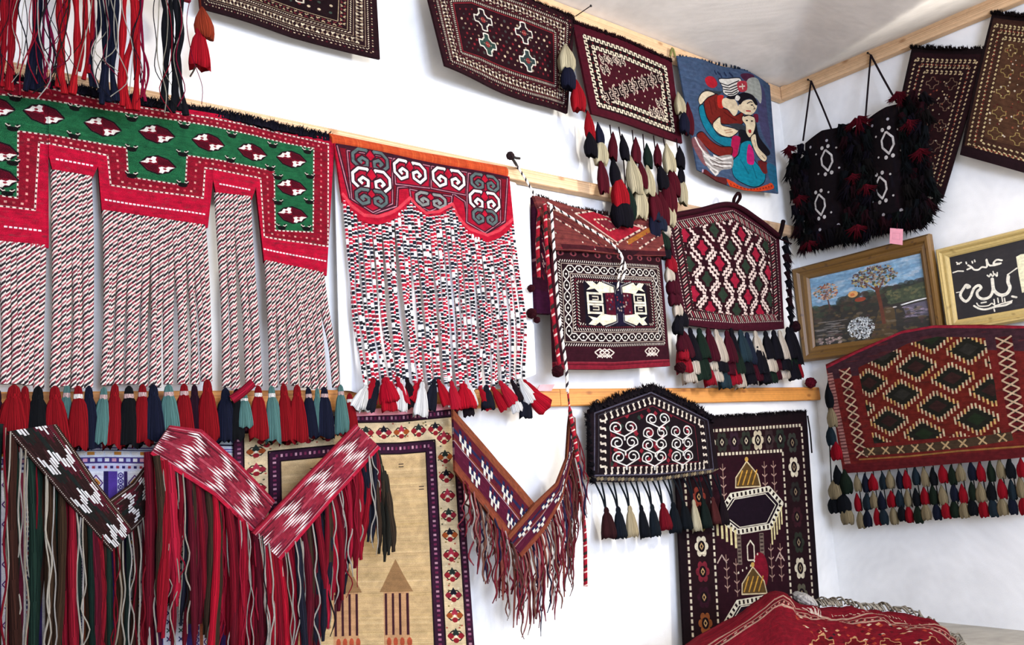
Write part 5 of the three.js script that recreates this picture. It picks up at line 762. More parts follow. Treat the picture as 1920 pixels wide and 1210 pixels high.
{ // dark garland at far left
  const t = thing('garland', 'dark brown folded garland with white flame motifs and long maroon and green fringe', 'garland', 'folded garlands with fringe');
  const w = 0.62, h = 0.2;
  const tex = yarnBand(w, h, '#2c1a18', [[0, 0.12, '#3a241c'], [0.12, 0.06, '#5a1c24'], [0.45, 0.1, '#1d2420'], [0.88, 0.12, '#33201c']], (g) => { dabs(g, '#d8cdbb', [0, 0.05 * h, w, 0.05 * h], 0.009, 0.005, 0.004); dabs(g, '#d8cdbb', [0, 0.95 * h, w, 0.95 * h], 0.009, 0.005, 0.004); dabs(g, '#d8cdbb', [0, 0.2 * h, w, 0.2 * h], 0.009, 0.004, 0.003); flames(g, w, h, 0.2, ['#5a1826', '#1a2620'], false); }, 101);
  const mat = wool(tex, w, h);
  cloth(t, 'left_band', 'A', [[-3.993, 1.111, -3.881, 1.126], [-3.863, 0.9321, -3.787, 0.9686], [-3.745, 0.7826, -3.693, 0.8389]], { uvPatch: true, mat, ns: 12, nt: 12, th: 0.012, off: (u, v) => 0.14 + 0.015 * Math.sin(Math.PI * u) + 0.008 * Math.sin(v * 3) });
  cloth(t, 'right_band', 'A', [[-3.707, 0.8203, -3.753, 0.92], [-3.661, 0.8592, -3.689, 0.9618], [-3.614, 0.9053, -3.622, 1.046]], { uvPatch: true, mat, ns: 12, nt: 12, th: 0.012, off: (u, v) => lerp(0.145, 0.12, u) });
  const pal = { thick: [0x5c1222, 0x7a1224, 0x1c3026, 0x3c2a1c, 0x14261f, 0x8c1626, 0x3a2018, 0x23302a, 0x4a1a3a], thin: [0xd9cdb8, 0xb8a890, 0xd9cdb8, 0x8c1626, 0xd8d0c4] };
  strandsAlong(t, [-4.032, 1.138, -3.995, 1.107, -3.861, 0.9293, -3.74, 0.7797], 44, (s, a) => lerp(0.36, 0.32, s), pal, 102, { off: 0.14 });
  strandsAlong(t, [-3.736, 0.782, -3.69, 0.8269, -3.62, 0.9], 18, (s, a) => lerp(0.32, 0.44, s), pal, 103, { off: 0.13 });
}
{ // red garland
  const t = thing('garland', 'large red folded garland with slanting white flame motifs and thick crimson fringe', 'garland', 'folded garlands with fringe');
  const w = 0.6, h = 0.17;
  const tex = yarnBand(w, h, '#8f2736', [[0, 0.1, '#a02234'], [0.14, 0.04, '#5a1a24'], [0.48, 0.05, '#b04a56'], [0.85, 0.03, '#5a1a24'], [0.92, 0.08, '#b01c34']], (g) => { flames(g, w, h, 0.17, ['#5a1c26', '#6a2030'], true); line(g, '#c88a90', 0.003, [0, 0.08 * h, w, 0.08 * h]); line(g, '#c88a90', 0.003, [0, 0.9 * h, w, 0.9 * h]); }, 111);
  const mat = wool(tex, w, h);
  cloth(t, 'left_band', 'A', [[-3.653, 1.035, -3.599, 1.112], [-3.589, 0.9842, -3.514, 1.097], [-3.483, 0.9086, -3.41, 0.997], [-3.361, 0.7858, -3.296, 0.8776]], { uvPatch: true, mat, ns: 10, nt: 12, th: 0.012, off: (u, v) => 0.165 + 0.012 * Math.sin(Math.PI * u) });
  cloth(t, 'right_band', 'A', [[-3.295, 0.7061, -3.377, 0.7941], [-3.138, 0.8558, -3.219, 0.9371], [-2.943, 1.017, -3.027, 1.096]], { uvPatch: true, mat, ns: 14, nt: 12, th: 0.014, off: (u, v) => 0.19 + 0.012 * Math.sin(Math.PI * u) });
  const pal = { thick: [0xa31226, 0xb5142a, 0x8c101f, 0x9c1428, 0x7a1020, 0xa81830, 0x3c2c20, 0x20202c, 0xb01c34, 0x5c1220, 0x6a1220], thin: [0xe0d6c6, 0xe0d6c6, 0xc8bca8, 0xb8203a, 0x2a2024, 0xe0d6c6] };
  strandsAlong(t, [-3.656, 1.031, -3.586, 0.9784, -3.48, 0.9025, -3.36, 0.7824], 62, (s) => lerp(0.6, 0.32, s ** 1.3), pal, 112, { off: 0.165 });
  strandsAlong(t, [-3.368, 0.7869, -3.292, 0.7052], 24, () => 0.26, pal, 113, { off: 0.185 });
  strandsAlong(t, [-3.293, 0.7058, -3.133, 0.8506, -2.951, 1.014], 74, (s) => lerp(0.26, 0.78, s ** 0.85), pal, 114, { off: 0.185, sway: 0.025 });
  strandsAlong(t, [-2.939, 1.014, -2.926, 0.9652, -2.913, 0.9128], 8, () => 0.72, { thick: [0x3c3024, 0x2c2a22, 0x6a1220], thin: [0x8a7a60, 0x3a3024] }, 115, { off: 0.16 });
}
{ // brown and blue garland
  const t = thing('garland', 'brown folded garland with navy and white stepped motifs and thin loose strings', 'garland', 'folded garlands with fringe');
  const w = 0.6, h = 0.3;
  const tex = yarnBand(w, h, '#7c3a28', [[0, 0.16, '#8a4a30'], [0.16, 0.3, '#5c1c28'], [0.3, 0.06, '#28284a'], [0.5, 0.02, '#c0a0a0'], [0.52, 0.3, '#5a1a30'], [0.86, 0.14, '#8c4630']], (g) => { for (let i = 0; i < 4; i++) for (const [row, q] of [[0.35, 0], [0.68, 0.07]]) { const x = 0.08 + i * 0.16 + q, y = row * h; for (let k = 0; k < 5; k++) { const dx = (k - 2) * 0.017, dy = (k % 2 ? 0.02 : -0.006); rect(g, '#23264a', x + dx - 0.01, y + dy - 0.034, 0.018, 0.06); rect(g, '#f0e6d2', x + dx - 0.008, y + dy - 0.012, 0.016, 0.034); } } }, 121);
  const mat = wool(tex, w, h);
  cloth(t, 'left_band', 'A', [[-2.612, 0.9223, -2.605, 1.14], [-2.585, 0.883, -2.573, 1.104], [-2.468, 0.7405, -2.426, 0.9443], [-2.348, 0.5971, -2.253, 0.7779]], { uvPatch: true, mat, ns: 10, nt: 14, th: 0.012, off: (u, v) => 0.135 + 0.015 * Math.sin(Math.PI * u) });
  cloth(t, 'right_band', 'A', [[-2.355, 0.5951, -2.413, 0.677], [-2.221, 0.683, -2.265, 0.7808], [-2.125, 0.7847, -2.146, 0.8468], [-2.039, 0.9656, -2.082, 0.9368], [-2.016, 0.9797, -2.054, 1.061], [-2.012, 1.094, -2.039, 1.112]], { uvPatch: true, mat, ns: 8, nt: 10, th: 0.012, off: (u, v) => lerp(0.16, 0.14, u) });
  const pal = { thick: [0xa23642, 0x8c2c38, 0xb05a4c], thin: [0xb04450, 0x9c303c, 0xe0d4c6, 0xa06a58, 0x3a3454, 0xc87a72, 0xa03442, 0x7a4c42] };
  strandsAlong(t, [-2.585, 0.8793, -2.46, 0.7359, -2.335, 0.5912], 64, (s) => lerp(0.75, 0.36, s ** 0.7), pal, 122, { off: 0.13, thin: 0.8, sway: 0.03, rThin: [0.0022, 0.0038], rThick: [0.005, 0.008] });
  strandsAlong(t, [-2.344, 0.5927, -2.201, 0.6804, -2.116, 0.78, -2.034, 0.9549], 80, (s) => lerp(0.36, 0.66, s ** 1.6), pal, 123, { off: 0.14, thin: 0.8, sway: 0.03, rThin: [0.0022, 0.0038], rThick: [0.005, 0.008] });
  strandsAlong(t, [-2.025, 0.9549, -2.012, 1.017, -2.022, 1.09], 20, () => 0.78, { thick: [0x8a2430, 0x6a1c28], thin: [0x9a2c38, 0x8a2430, 0xc09088] }, 124, { off: 0.12, sway: 0.05, thin: 0.7, rThin: [0.0024, 0.004], rThick: [0.006, 0.009] });
  part('twisted_cord', tubeGeo([at('A', -2.059, 1.292, 0.16), at('A', -2.052, 1.187, 0.15), at('A', -2.047, 1.102, 0.15), at('A', -2.042, 0.9757, 0.16), at('A', -2.032, 0.8097, 0.155), at('A', -2.013, 0.644, 0.14), at('A', -2.021, 0.4423, 0.13)], (u) => (u < 0.2 ? 0.004 : 0.0085), { n: 60, per: 0.05 }), ropeRed, t);
}
{ // loose strings hanging in from above at the top left
  const t = thing('garland', 'red, navy and white string fringe hanging down from above at the top left', 'garland', 'folded garlands with fringe');
  reseed(131);
  const tp = 2.409;
  const cl = [[-4.033, 2, 0x98101c, 0.02], [-4.022, 2.031, 0x9c1824, 0.014], [-3.961, 2.001, 0x141628, 0.02], [-3.931, 2.044, 0x8a1440, 0.008], [-3.884, 2.033, 0xb01820, 0.021], [-3.837, 2.085, 0xb01820, 0.014], [-3.806, 2.052, 0x161a2c, 0.014], [-3.772, 2.023, 0x161a2c, 0.022], [-3.718, 2.016, 0xb41620, 0.022], [-3.68, 2.043, 0x9a143a, 0.008], [-3.614, 2.038, 0x17171b, 0.018], [-3.576, 2.043, 0x17171b, 0.02]];
  cloth(t, 'heading_band', 'A', [[-4.3, tp - 0.01, -4.3, tp + 0.12], [-3.536, tp - 0.01, -3.536, tp + 0.12]], { uvPatch: true, mat: wool(yarnBand(0.8, 0.13, '#8f2736', [[0.4, 0.2, '#1d2036']], (g, w, h) => flames(g, w, h, 0.16, ['#4a1820', '#4a1820'], true), 132), 0.8, 0.13), ns: 20, nt: 4, th: 0.014, off: () => 0.19 });
  for (const [a, b, c, r] of cl) for (let k = 0; k < 3; k++) { const q = (k - 1) * r * 0.6, j = rr(-0.012, 0.012); part('yarn_bunch', tubeGeo([at('A', a + q, tp, 0.2), at('A', a + q * 0.8 + j * 1.4, lerp(tp, b, 0.4), 0.205 + rr(-0.008, 0.008)), at('A', a + q + rr(-0.016, 0.016), lerp(tp, b, 0.75), 0.2), at('A', a + q * 1.4, b + rr(-0.02, 0.01), 0.2)], (u) => r * (0.4 + 0.1 * Math.sin(u * 17 + k * 2)) * (u > 0.9 ? 1.15 : 1), { n: 20, rs: 7, per: 0.1, flat: 0.7, u0: rnd() }), yarn(c), t); }
  for (let k = 0; k < 46; k++) { const base = pick(cl), a = base[0] + rr(-0.04, 0.04), b = base[1] + rr(-0.03, 0.08), q = () => rr(-0.02, 0.02); part('fringe_strand', tubeGeo([at('A', a, tp, 0.21), at('A', a + q(), lerp(tp, b, 0.3), 0.225), at('A', a + q(), lerp(tp, b, 0.6), 0.22), at('A', a + q() * 1.5, lerp(tp, b, 0.85), 0.22), at('A', a + q() * 2, b, 0.215)], rr(0.001, 0.0017), { n: 20, rs: 5, per: 0.08 }), yarn(pick([0xd8d0bc, 0xc8bfa8, 0x9a143a, 0x23202a, 0xb01830, 0x2c2a24, 0xe0d8c8])), t); }
  const t2 = thing('tassel', 'single orange and red yarn tassel hanging below the corner of the dark dotted rug', 'tassel');
  reseed(133);
  part('cord', tubeGeo([at('A', -3.479, 2.5, 0.1), at('A', -3.482, 2.414, 0.12)], 0.004, { n: 4 }), yarn(0x6a2418), t2);
  tassel(t2, 'A', -3.478, 2.433, 0.12, 0.1, 0.032, 0x9c3a22, { geos: BULB, name: 'upper_tuft', tilt: 0.1 }); tassel(t2, 'A', -3.489, 2.358, 0.125, 0.13, 0.034, 0xb01422, { name: 'lower_tuft' });
  part('loose_string', tubeGeo([at('A', -3.496, 2.256, 0.13), at('A', -3.506, 2.214, 0.13), at('A', -3.521, 2.183, 0.13)], 0.0025, { n: 8 }), yarn(0x5a4a40), t2);
}

// ---------- rugs hung by a corner on the right wall ----------
function cornerRug(cols, label, seed, hue) {
  const t = thing('rug', label, 'rug'); const w = 0.42, h = 0.85;
  const tex = woven(w, h, (g) => {
    reseed(seed); rect(g, hue[0], 0, 0, w, h); rect(g, '#1c1112', 0, 0, w, 0.03); rect(g, '#1c1112', 0, 0, 0.015, h);
    for (const i of [0.035, 0.066, 0.1]) { dabs(g, hue[2], [i, i + 0.03, w - i, i + 0.03, w - i, h - i, i, h - i, i, i + 0.03], 0.026, 0.015, 0.0095, 0.4); dabs(g, hue[2], [i, i + 0.043, w - i, i + 0.043], 0.026, 0.015, 0.008, -0.4); }
    dabs(g, '#7a2a24', [0.068, 0.095, w - 0.068, 0.095, w - 0.068, h - 0.068, 0.068, h - 0.068, 0.068, 0.095], 0.02, 0.01, 0.008);
    rect(g, hue[1], 0.11, 0.15, w - 0.22, h - 0.28);
    for (let y = 0.2; y < h - 0.15; y += 0.12) for (const x of [0.16, 0.27]) { medallion(g, hue[3], x, y, 0.035, 0.034, 0.004, null, 8); }
    for (let k = 0; k < 70; k++) dot(g, pick([hue[2], '#a05a40', '#d8c8b0', '#5a2020']), rr(0.11, w - 0.11), rr(0.16, h - 0.14), rr(0.003, 0.006));
    rect(g, '#241418', 0, h - 0.06, w, 0.06); dabs(g, hue[2], [0.03, h - 0.075, w - 0.03, h - 0.075], 0.026, 0.014, 0.007, 0.4);
  }, { bg: hue[0], amp: 0.4 });
  cloth(t, 'pile', 'B', cols, { uvPatch: true, mat: wool(tex, w, h), ns: 14, nt: 26, th: 0.012, off: (u, v) => 0.05 + 0.012 * Math.sin(u * 5 + v * 3) + 0.02 * (1 - v) });
  reseed(seed + 1); for (let k = 0; k < 20; k++) { const s = k / 19, c0 = cols[0], c1 = cols[cols.length - 1]; selvedge(t, 'B', lerp(c0[2], c1[2], s), lerp(c0[3], c1[3], s) - 0.008, 0.055, rr(0.014, 0.02), 0x1c1112, rr(-0.4, 0.4)); }
}
cornerRug([[0.5759, 2.207, 0.8211, 2.907], [0.8592, 2.08, 1.171, 2.741]], 'dark brown rug hanging askew from the ceiling batten behind the black tufted bags', 141, ['#2a1518', '#2c1416', '#d2b98c', '#8a7058']);
cornerRug([[0.9761, 2.268, 1.215, 2.914], [1.316, 2.045, 1.474, 2.761]], 'olive brown rug hanging askew at the top right edge of the picture', 151, ['#40281f', '#513626', '#d6c08c', '#a08a52']);

// ---------- two black tufted bags on cords ----------
function tuftedBag(body, tufts, dia, cords, reds, label, seed) {
  const t = thing('tufted_bag', label, 'bag', 'black tufted bags on the right wall'), bb = bounds(body);
  const tex = wovenAt(bb, (g) => {
    rect(g, '#171013', bb[0], bb[1], bb[2] - bb[0], bb[3] - bb[1]);
    for (let k = 0; k < 120; k++) { g.globalAlpha = 0.35; rect(g, pick(['#2c1018', '#1a1a26', '#0e0c0e', '#241a14']), rr(bb[0], bb[2]), rr(bb[1], bb[3]), rr(0.004, 0.012), rr(0.03, 0.1)); } g.globalAlpha = 1;
    line(g, '#4a3a34', 0.004, [bb[2] - 0.05, bb[1], bb[2] - 0.05, bb[3]]);
    for (const [x, y] of dia) {
      const w = 0.04, h = 0.06; line(g, '#e2dad2', 0.011, [x, y + h, x + w * 0.75, y + h * 0.35, x + w * 0.75, y - h * 0.3, x, y - h, x - w * 0.75, y - h * 0.3, x - w * 0.75, y + h * 0.35, x, y + h]);
      for (const s of [-1, 1]) for (const q of [-1, 1]) dot(g, '#e2dad2', x + s * 0.018, y + q * h * 1.25, 0.01, 0.011); for (const s of [-1, 1]) { dot(g, '#d8d0c8', x + s * 0.06, y + h * 0.9, 0.006); dot(g, '#d8d0c8', x + s * 0.06, y - h * 1.0, 0.006); }
    }
    for (const x of [0.35, 0.65]) { dot(g, '#d0ccd0', lerp(bb[0], bb[2], x), lerp(bb[1], bb[3], 0.9), 0.008); dot(g, '#d0ccd0', lerp(bb[0], bb[2], x), lerp(bb[1], bb[3], 0.16), 0.009); }
  }, { bg: '#171013', amp: 0.35 });
  cloth(t, 'woven_face', 'B', body, { bb, mat: wool(tex, 0.4, 0.6), ns: 10, nt: 16, th: 0.03, off: (u, v) => 0.1 + 0.03 * Math.sin(Math.PI * u) });
  reseed(seed);
  const dark = [0x15100f, 0x181318, 0x101418, 0x1c1016, 0x141a18, 0x2c0c14, 0x17121e, 0x120f10];
  for (const [p0a, p0b, p1a, p1b, n, rows, sp] of tufts) for (let k = 0; k < n; k++) for (let r = 0; r < rows; r++) { const s = (k + 0.5 * (r % 2)) / (n - 1), a = lerp(p0a, p1a, s) + sp * (r - (rows - 1) / 2) + rr(-0.012, 0.012), b = lerp(p0b, p1b, s) + rr(-0.015, 0.015); tassel(t, 'B', Math.max(a, 0.05), b + 0.03, 0.11 + rr(-0.01, 0.03), rr(0.075, 0.105), rr(0.042, 0.056), pick(dark), { geos: TUFT, name: 'tuft', tilt: rr(-0.5, 0.5), flat: 1 }); }
  for (const [a, b, r] of reds) for (let k = 0; k < 3; k++) tassel(t, 'B', Math.max(a, 0.04) + rr(-0.01, 0.01), b + r * 0.5, 0.15, r * 1.7, r * 0.8, 0x6e1020, { geos: TUFT, name: 'red_tuft', tilt: -1.1 + k * 1.1, flat: 1 });
  for (const c of cords) part('hanging_cord', tubeGeo(c.map(([a, b, o]) => at('B', a, b, o)), 0.0055, { n: 8, wall: 'B' }), yarn(0x33262a), t);
  return t;
}
tuftedBag([[0.0978, 1.984, 0.187, 2.588], [0.2463, 1.968, 0.3129, 2.614], [0.4028, 1.972, 0.4589, 2.593]],
  [[0.1383, 2.533, 0.1357, 2.02, 16, 3, 0.035], [0.4701, 2.545, 0.4257, 2.009, 16, 3, 0.035], [0.1433, 2.028, 0.4202, 2.013, 10, 3, 0.0], [0.4193, 2.58, 0.4623, 2.578, 3, 1, 0]],
  [[0.3176, 2.441], [0.2437, 2.209]],
  [[[0.249, 2.946, 0.06], [0.2155, 2.784, 0.08], [0.1879, 2.599, 0.12]], [[0.249, 2.946, 0.06], [0.3021, 2.783, 0.08], [0.3629, 2.607, 0.12]]],
  [[0.1201, 2.558, 0.04], [0.1444, 2.262, 0.035], [0.4423, 2.01, 0.04], [0.4631, 2.288, 0.035], [0.1573, 1.992, 0.035]], 'black tufted bag nearer the corner, hung on a cord with two white diamonds', 161);
const bag2 = tuftedBag([[0.4765, 1.983, 0.5629, 2.598], [0.6287, 1.956, 0.6794, 2.614], [0.7603, 1.954, 0.7886, 2.608]],
  [[0.5243, 2.541, 0.4968, 2.006, 16, 3, 0.035], [0.8129, 2.591, 0.7723, 2.005, 18, 4, 0.035], [0.5162, 2.018, 0.7723, 2.005, 11, 3, 0.0]],
  [[0.6608, 2.426], [0.5921, 2.205]],
  [[[0.6069, 2.951, 0.06], [0.5791, 2.784, 0.08], [0.5592, 2.597, 0.12]], [[0.6069, 2.951, 0.06], [0.6633, 2.793, 0.08], [0.7338, 2.62, 0.12]]],
  [[0.5328, 2.571, 0.048], [0.7586, 2.63, 0.042], [0.818, 2.304, 0.038], [0.7927, 2.467, 0.04], [0.5241, 2.212, 0.035]], 'wider black tufted bag with a pink price tag beside the hanging brown rug', 171);
for (const [a, b, l] of [[0.2376, 2.952, 'nail in the right batten carrying the cord of the tufted bag nearer the corner'], [0.5976, 2.96, 'nail in the right batten carrying the cord of the wider tufted bag']]) nail('B', a, b, 0.07, l);
{
  const t = thing('price_tag', 'small pink paper price tag on a string below the wider tufted bag', 'tag');
  cloth(t, 'paper', 'B', [[0.617, 1.895, 0.6309, 1.972], [0.6802, 1.871, 0.6943, 1.951]], { uvPatch: true, mat: new THREE.MeshStandardMaterial({ map: woven(0.09, 0.1, (g) => { rect(g, '#e59aa6', 0, 0, 0.09, 0.1); line(g, '#c97886', 0.002, [0.02, 0.03, 0.07, 0.03, 0.07, 0.07, 0.02, 0.07, 0.02, 0.03]); for (let k = 0; k < 4; k++) line(g, '#d08a94', 0.0016, [0.025, 0.038 + k * 0.008, 0.025 + rr(0.02, 0.04), 0.038 + k * 0.008]); }, { bg: '#e59aa6', amp: 0.06 }), roughness: 0.8 }), ns: 3, nt: 3, th: 0.002, off: () => 0.17 });
  part('string', tubeGeo([at('B', 0.6667, 1.991, 0.16), at('B', 0.6647, 1.958, 0.17)], 0.0016, { n: 3, wall: 'B' }), yarn(0x6a2a3a), t);
}

// ---------- framed pictures ----------
function pictureFrame(t, O, I, mat, tex, { d = 0.03 } = {}) {   // O, I: outer and inner corners TL, TR, BR, BL as [a, b, off]
  const fr = new THREE.Group(); fr.name = 'frame'; t.add(fr);
  const P = (q, o = 0) => at('B', q[0], q[1], q[2] + o), names = ['top_rail', 'right_rail', 'bottom_rail', 'left_rail'];
  for (let k = 0; k < 4; k++) {
    const o0 = O[k], o1 = O[(k + 1) % 4], i0 = I[k], i1 = I[(k + 1) % 4], mixp = (p, q, s) => [lerp(p[0], q[0], s), lerp(p[1], q[1], s), lerp(p[2], q[2], s)];
    const prof = [[0, -0.012], [0, d * 0.55], [0.14, d], [0.36, d * 0.95], [0.5, d * 0.6], [0.72, d * 0.66], [0.88, d * 0.5], [1, d * 0.2], [1, -0.012], [0, -0.012]];
    const pos = [], uv = [];
    for (let j = 0; j + 1 < prof.length; j++) { const [s0, h0] = prof[j], [s1, h1] = prof[j + 1]; const a = P(mixp(o0, i0, s0), h0), b = P(mixp(o1, i1, s0), h0), c = P(mixp(o1, i1, s1), h1), e = P(mixp(o0, i0, s1), h1); for (const v of [a, c, b, a, e, c]) pos.push(v.x, v.y, v.z); const L = a.distanceTo(b); for (const [x, y] of [[0, s0], [L, s1], [L, s0], [0, s0], [0, s1], [L, s1]]) uv.push(x / 0.5 + k * 0.3, y * 0.6 + j * 0.07); }
    for (const [o, i, f] of [[o0, i0, 1], [o1, i1, -1]]) for (let j = 1; j + 2 < prof.length; j++) { const q = [prof[0], prof[j], prof[j + 1]].map(([s, h]) => P(mixp(o, i, s), h)); if (f < 0) q.reverse(); for (const v of q) { pos.push(v.x, v.y, v.z); uv.push(0.5, 0.5); } }
    const g = new THREE.BufferGeometry(); g.setAttribute('position', new THREE.Float32BufferAttribute(pos, 3)); g.setAttribute('uv', new THREE.Float32BufferAttribute(uv, 2)); g.computeVertexNormals(); part(names[k], g, mat, fr);
  }
  const out = [[I[3][0], I[3][1], I[0][0], I[0][1]], [I[2][0], I[2][1], I[1][0], I[1][1]]];
  cloth(t, 'picture', 'B', out, { uvPatch: true, mat: new THREE.MeshStandardMaterial({ map: tex, roughness: 0.55 }), ns: 6, nt: 6, th: 0.006, off: (u, v) => lerp(lerp(I[3][2], I[2][2], u), lerp(I[0][2], I[1][2], u), v) + 0.003 });
}
{
  const t = thing('painting', 'landscape painting of two trees in a brown wooden frame below the tufted bags', 'painting');
  const tex = woven(0.7, 0.46, (g, w, h) => {
    reseed(181); const d = (c, x, y, rx, ry) => dot(g, c, x * w, y * h, rx * w, (ry || rx) * w);
    rect(g, '#6f93ac', 0, 0, w, h * 0.5);
    for (let k = 0; k < 260; k++) { g.globalAlpha = 0.4; d(pick(['#86a8bc', '#5a82a0', '#aabcc6', '#7aa2ba', '#bcb6bc']), rr(0, 1), rr(0, 0.42), rr(0.02, 0.07), rr(0.006, 0.016)); } g.globalAlpha = 1;
    rect(g, '#2a2822', 0, 0.46 * h, w, h);
    for (let k = 0; k < 240; k++) { g.globalAlpha = 0.6; const x = rr(0, 1); d(pick(['#23291f', '#2c3a28', '#3a2a24', '#1c1f1c', '#4a3a2a']), x, 0.46 - 0.06 * x + rr(-0.07, 0.12) + (x < 0.25 ? 0.06 : 0), rr(0.015, 0.05), rr(0.01, 0.03)); } g.globalAlpha = 1;
    poly(g, '#3c4430', [0.66 * w, 0.42 * h, w, 0.36 * h, w, 0.56 * h, 0.7 * w, 0.58 * h]); for (let k = 0; k < 60; k++) d(pick(['#4a5238', '#5c5a3c', '#2f3a2a']), rr(0.68, 1), rr(0.4, 0.55), 0.015, 0.01);
    d('#d8a060', 0.39, 0.35, 0.045, 0.03); d('#c06a3a', 0.385, 0.355, 0.02, 0.014); d('#8a3a24', 0.45, 0.44, 0.05, 0.02);
    line(g, '#d8d8d4', 0.008, [0.78 * w, 0.61 * h, 0.9 * w, 0.585 * h, w, 0.575 * h]); poly(g, '#57525e', [0.8 * w, 0.63 * h, w, 0.6 * h, w, 0.8 * h, 0.82 * w, 0.78 * h]); for (let k = 0; k < 40; k++) d(pick(['#7a7080', '#40404a', '#8a7c8a']), rr(0.8, 1), rr(0.64, 0.8), 0.02, 0.004);
    poly(g, '#4a3a22', [0.6 * w, 0.62 * h, 0.74 * w, 0.62 * h, 0.72 * w, h, 0.5 * w, h]);
    for (let k = 0; k < 150; k++) { g.globalAlpha = 0.7; d(pick(['#3a3226', '#5c4a2c', '#2a2a2a', '#4a3434', '#6a5c48']), rr(0, 1), rr(0.6, 1), rr(0.01, 0.04), rr(0.006, 0.014)); } g.globalAlpha = 1;
    line(g, '#5c3020', 0.022, [0.6 * w, 0.3 * h, 0.62 * w, 0.55 * h, 0.63 * w, 0.82 * h]); line(g, '#5c3020', 0.01, [0.61 * w, 0.38 * h, 0.68 * w, 0.2 * h]); line(g, '#5c3020', 0.01, [0.6 * w, 0.36 * h, 0.5 * w, 0.22 * h]); line(g, '#4a2c22', 0.009, [0.15 * w, 0.3 * h, 0.17 * w, 0.5 * h]);
    for (let k = 0; k < 260; k++) { const an = rr(0, 6.3), q = Math.sqrt(rnd()); d(pick(['#6a5848', '#8a7a6a', '#3c4634', '#a08a78', '#5a3a3a', '#a89a5a', '#40363c']), 0.59 + 0.2 * q * Math.cos(an), 0.17 + 0.14 * q * Math.sin(an), rr(0.006, 0.016), rr(0.005, 0.012)); }
    for (let k = 0; k < 130; k++) { const an = rr(0, 6.3), q = Math.sqrt(rnd()); d(pick(['#8a6a5a', '#b08a6a', '#6a4a42', '#5a5a40', '#c09a7a', '#8a4a3a']), 0.15 + 0.12 * q * Math.cos(an), 0.24 + 0.11 * q * Math.sin(an), rr(0.006, 0.014), rr(0.005, 0.01)); }
    for (let k = 0; k < 320; k++) { const an = rr(0, 6.3), q = Math.sqrt(rnd()); d(pick(['#c8ccc8', '#aab0b0', '#8a9090', '#dcdcd6', '#7a7c80']), 0.43 + 0.12 * q * Math.cos(an), 0.83 + 0.15 * q * Math.sin(an), rr(0.004, 0.009)); }
    for (let k = 0; k < 40; k++) d(pick(['#8a7a70', '#6a5a58', '#a08a84']), rr(0, 0.24), rr(0.9, 0.99), rr(0.008, 0.02), 0.008);
    for (let k = 0; k < 24; k++) d('#6a6460', rr(0.02, 0.28), rr(0.66, 0.88), rr(0.03, 0.06), 0.004);
    d('#c8c0b8', 0.735, 0.62, 0.018, 0.006); line(g, '#2a2a2a', 0.008, [0.735 * w, 0.63 * h, 0.735 * w, 0.78 * h]);
  }, { bg: '#2a2822', amp: 0.25, ppm: 1000 });
  const wood = new THREE.MeshStandardMaterial({ map: woodTex('#70501f', '#38200c', 24), roughness: 0.45 });
  pictureFrame(t, [[-0.0065, 1.901, 0.06], [0.7842, 1.914, 0.07], [0.7734, 1.356, 0.05], [0.0054, 1.367, 0.07]], [[0.092, 1.827, 0.065], [0.7219, 1.829, 0.072], [0.7129, 1.43, 0.055], [0.0819, 1.444, 0.075]], wood, tex, { d: 0.035 });
}
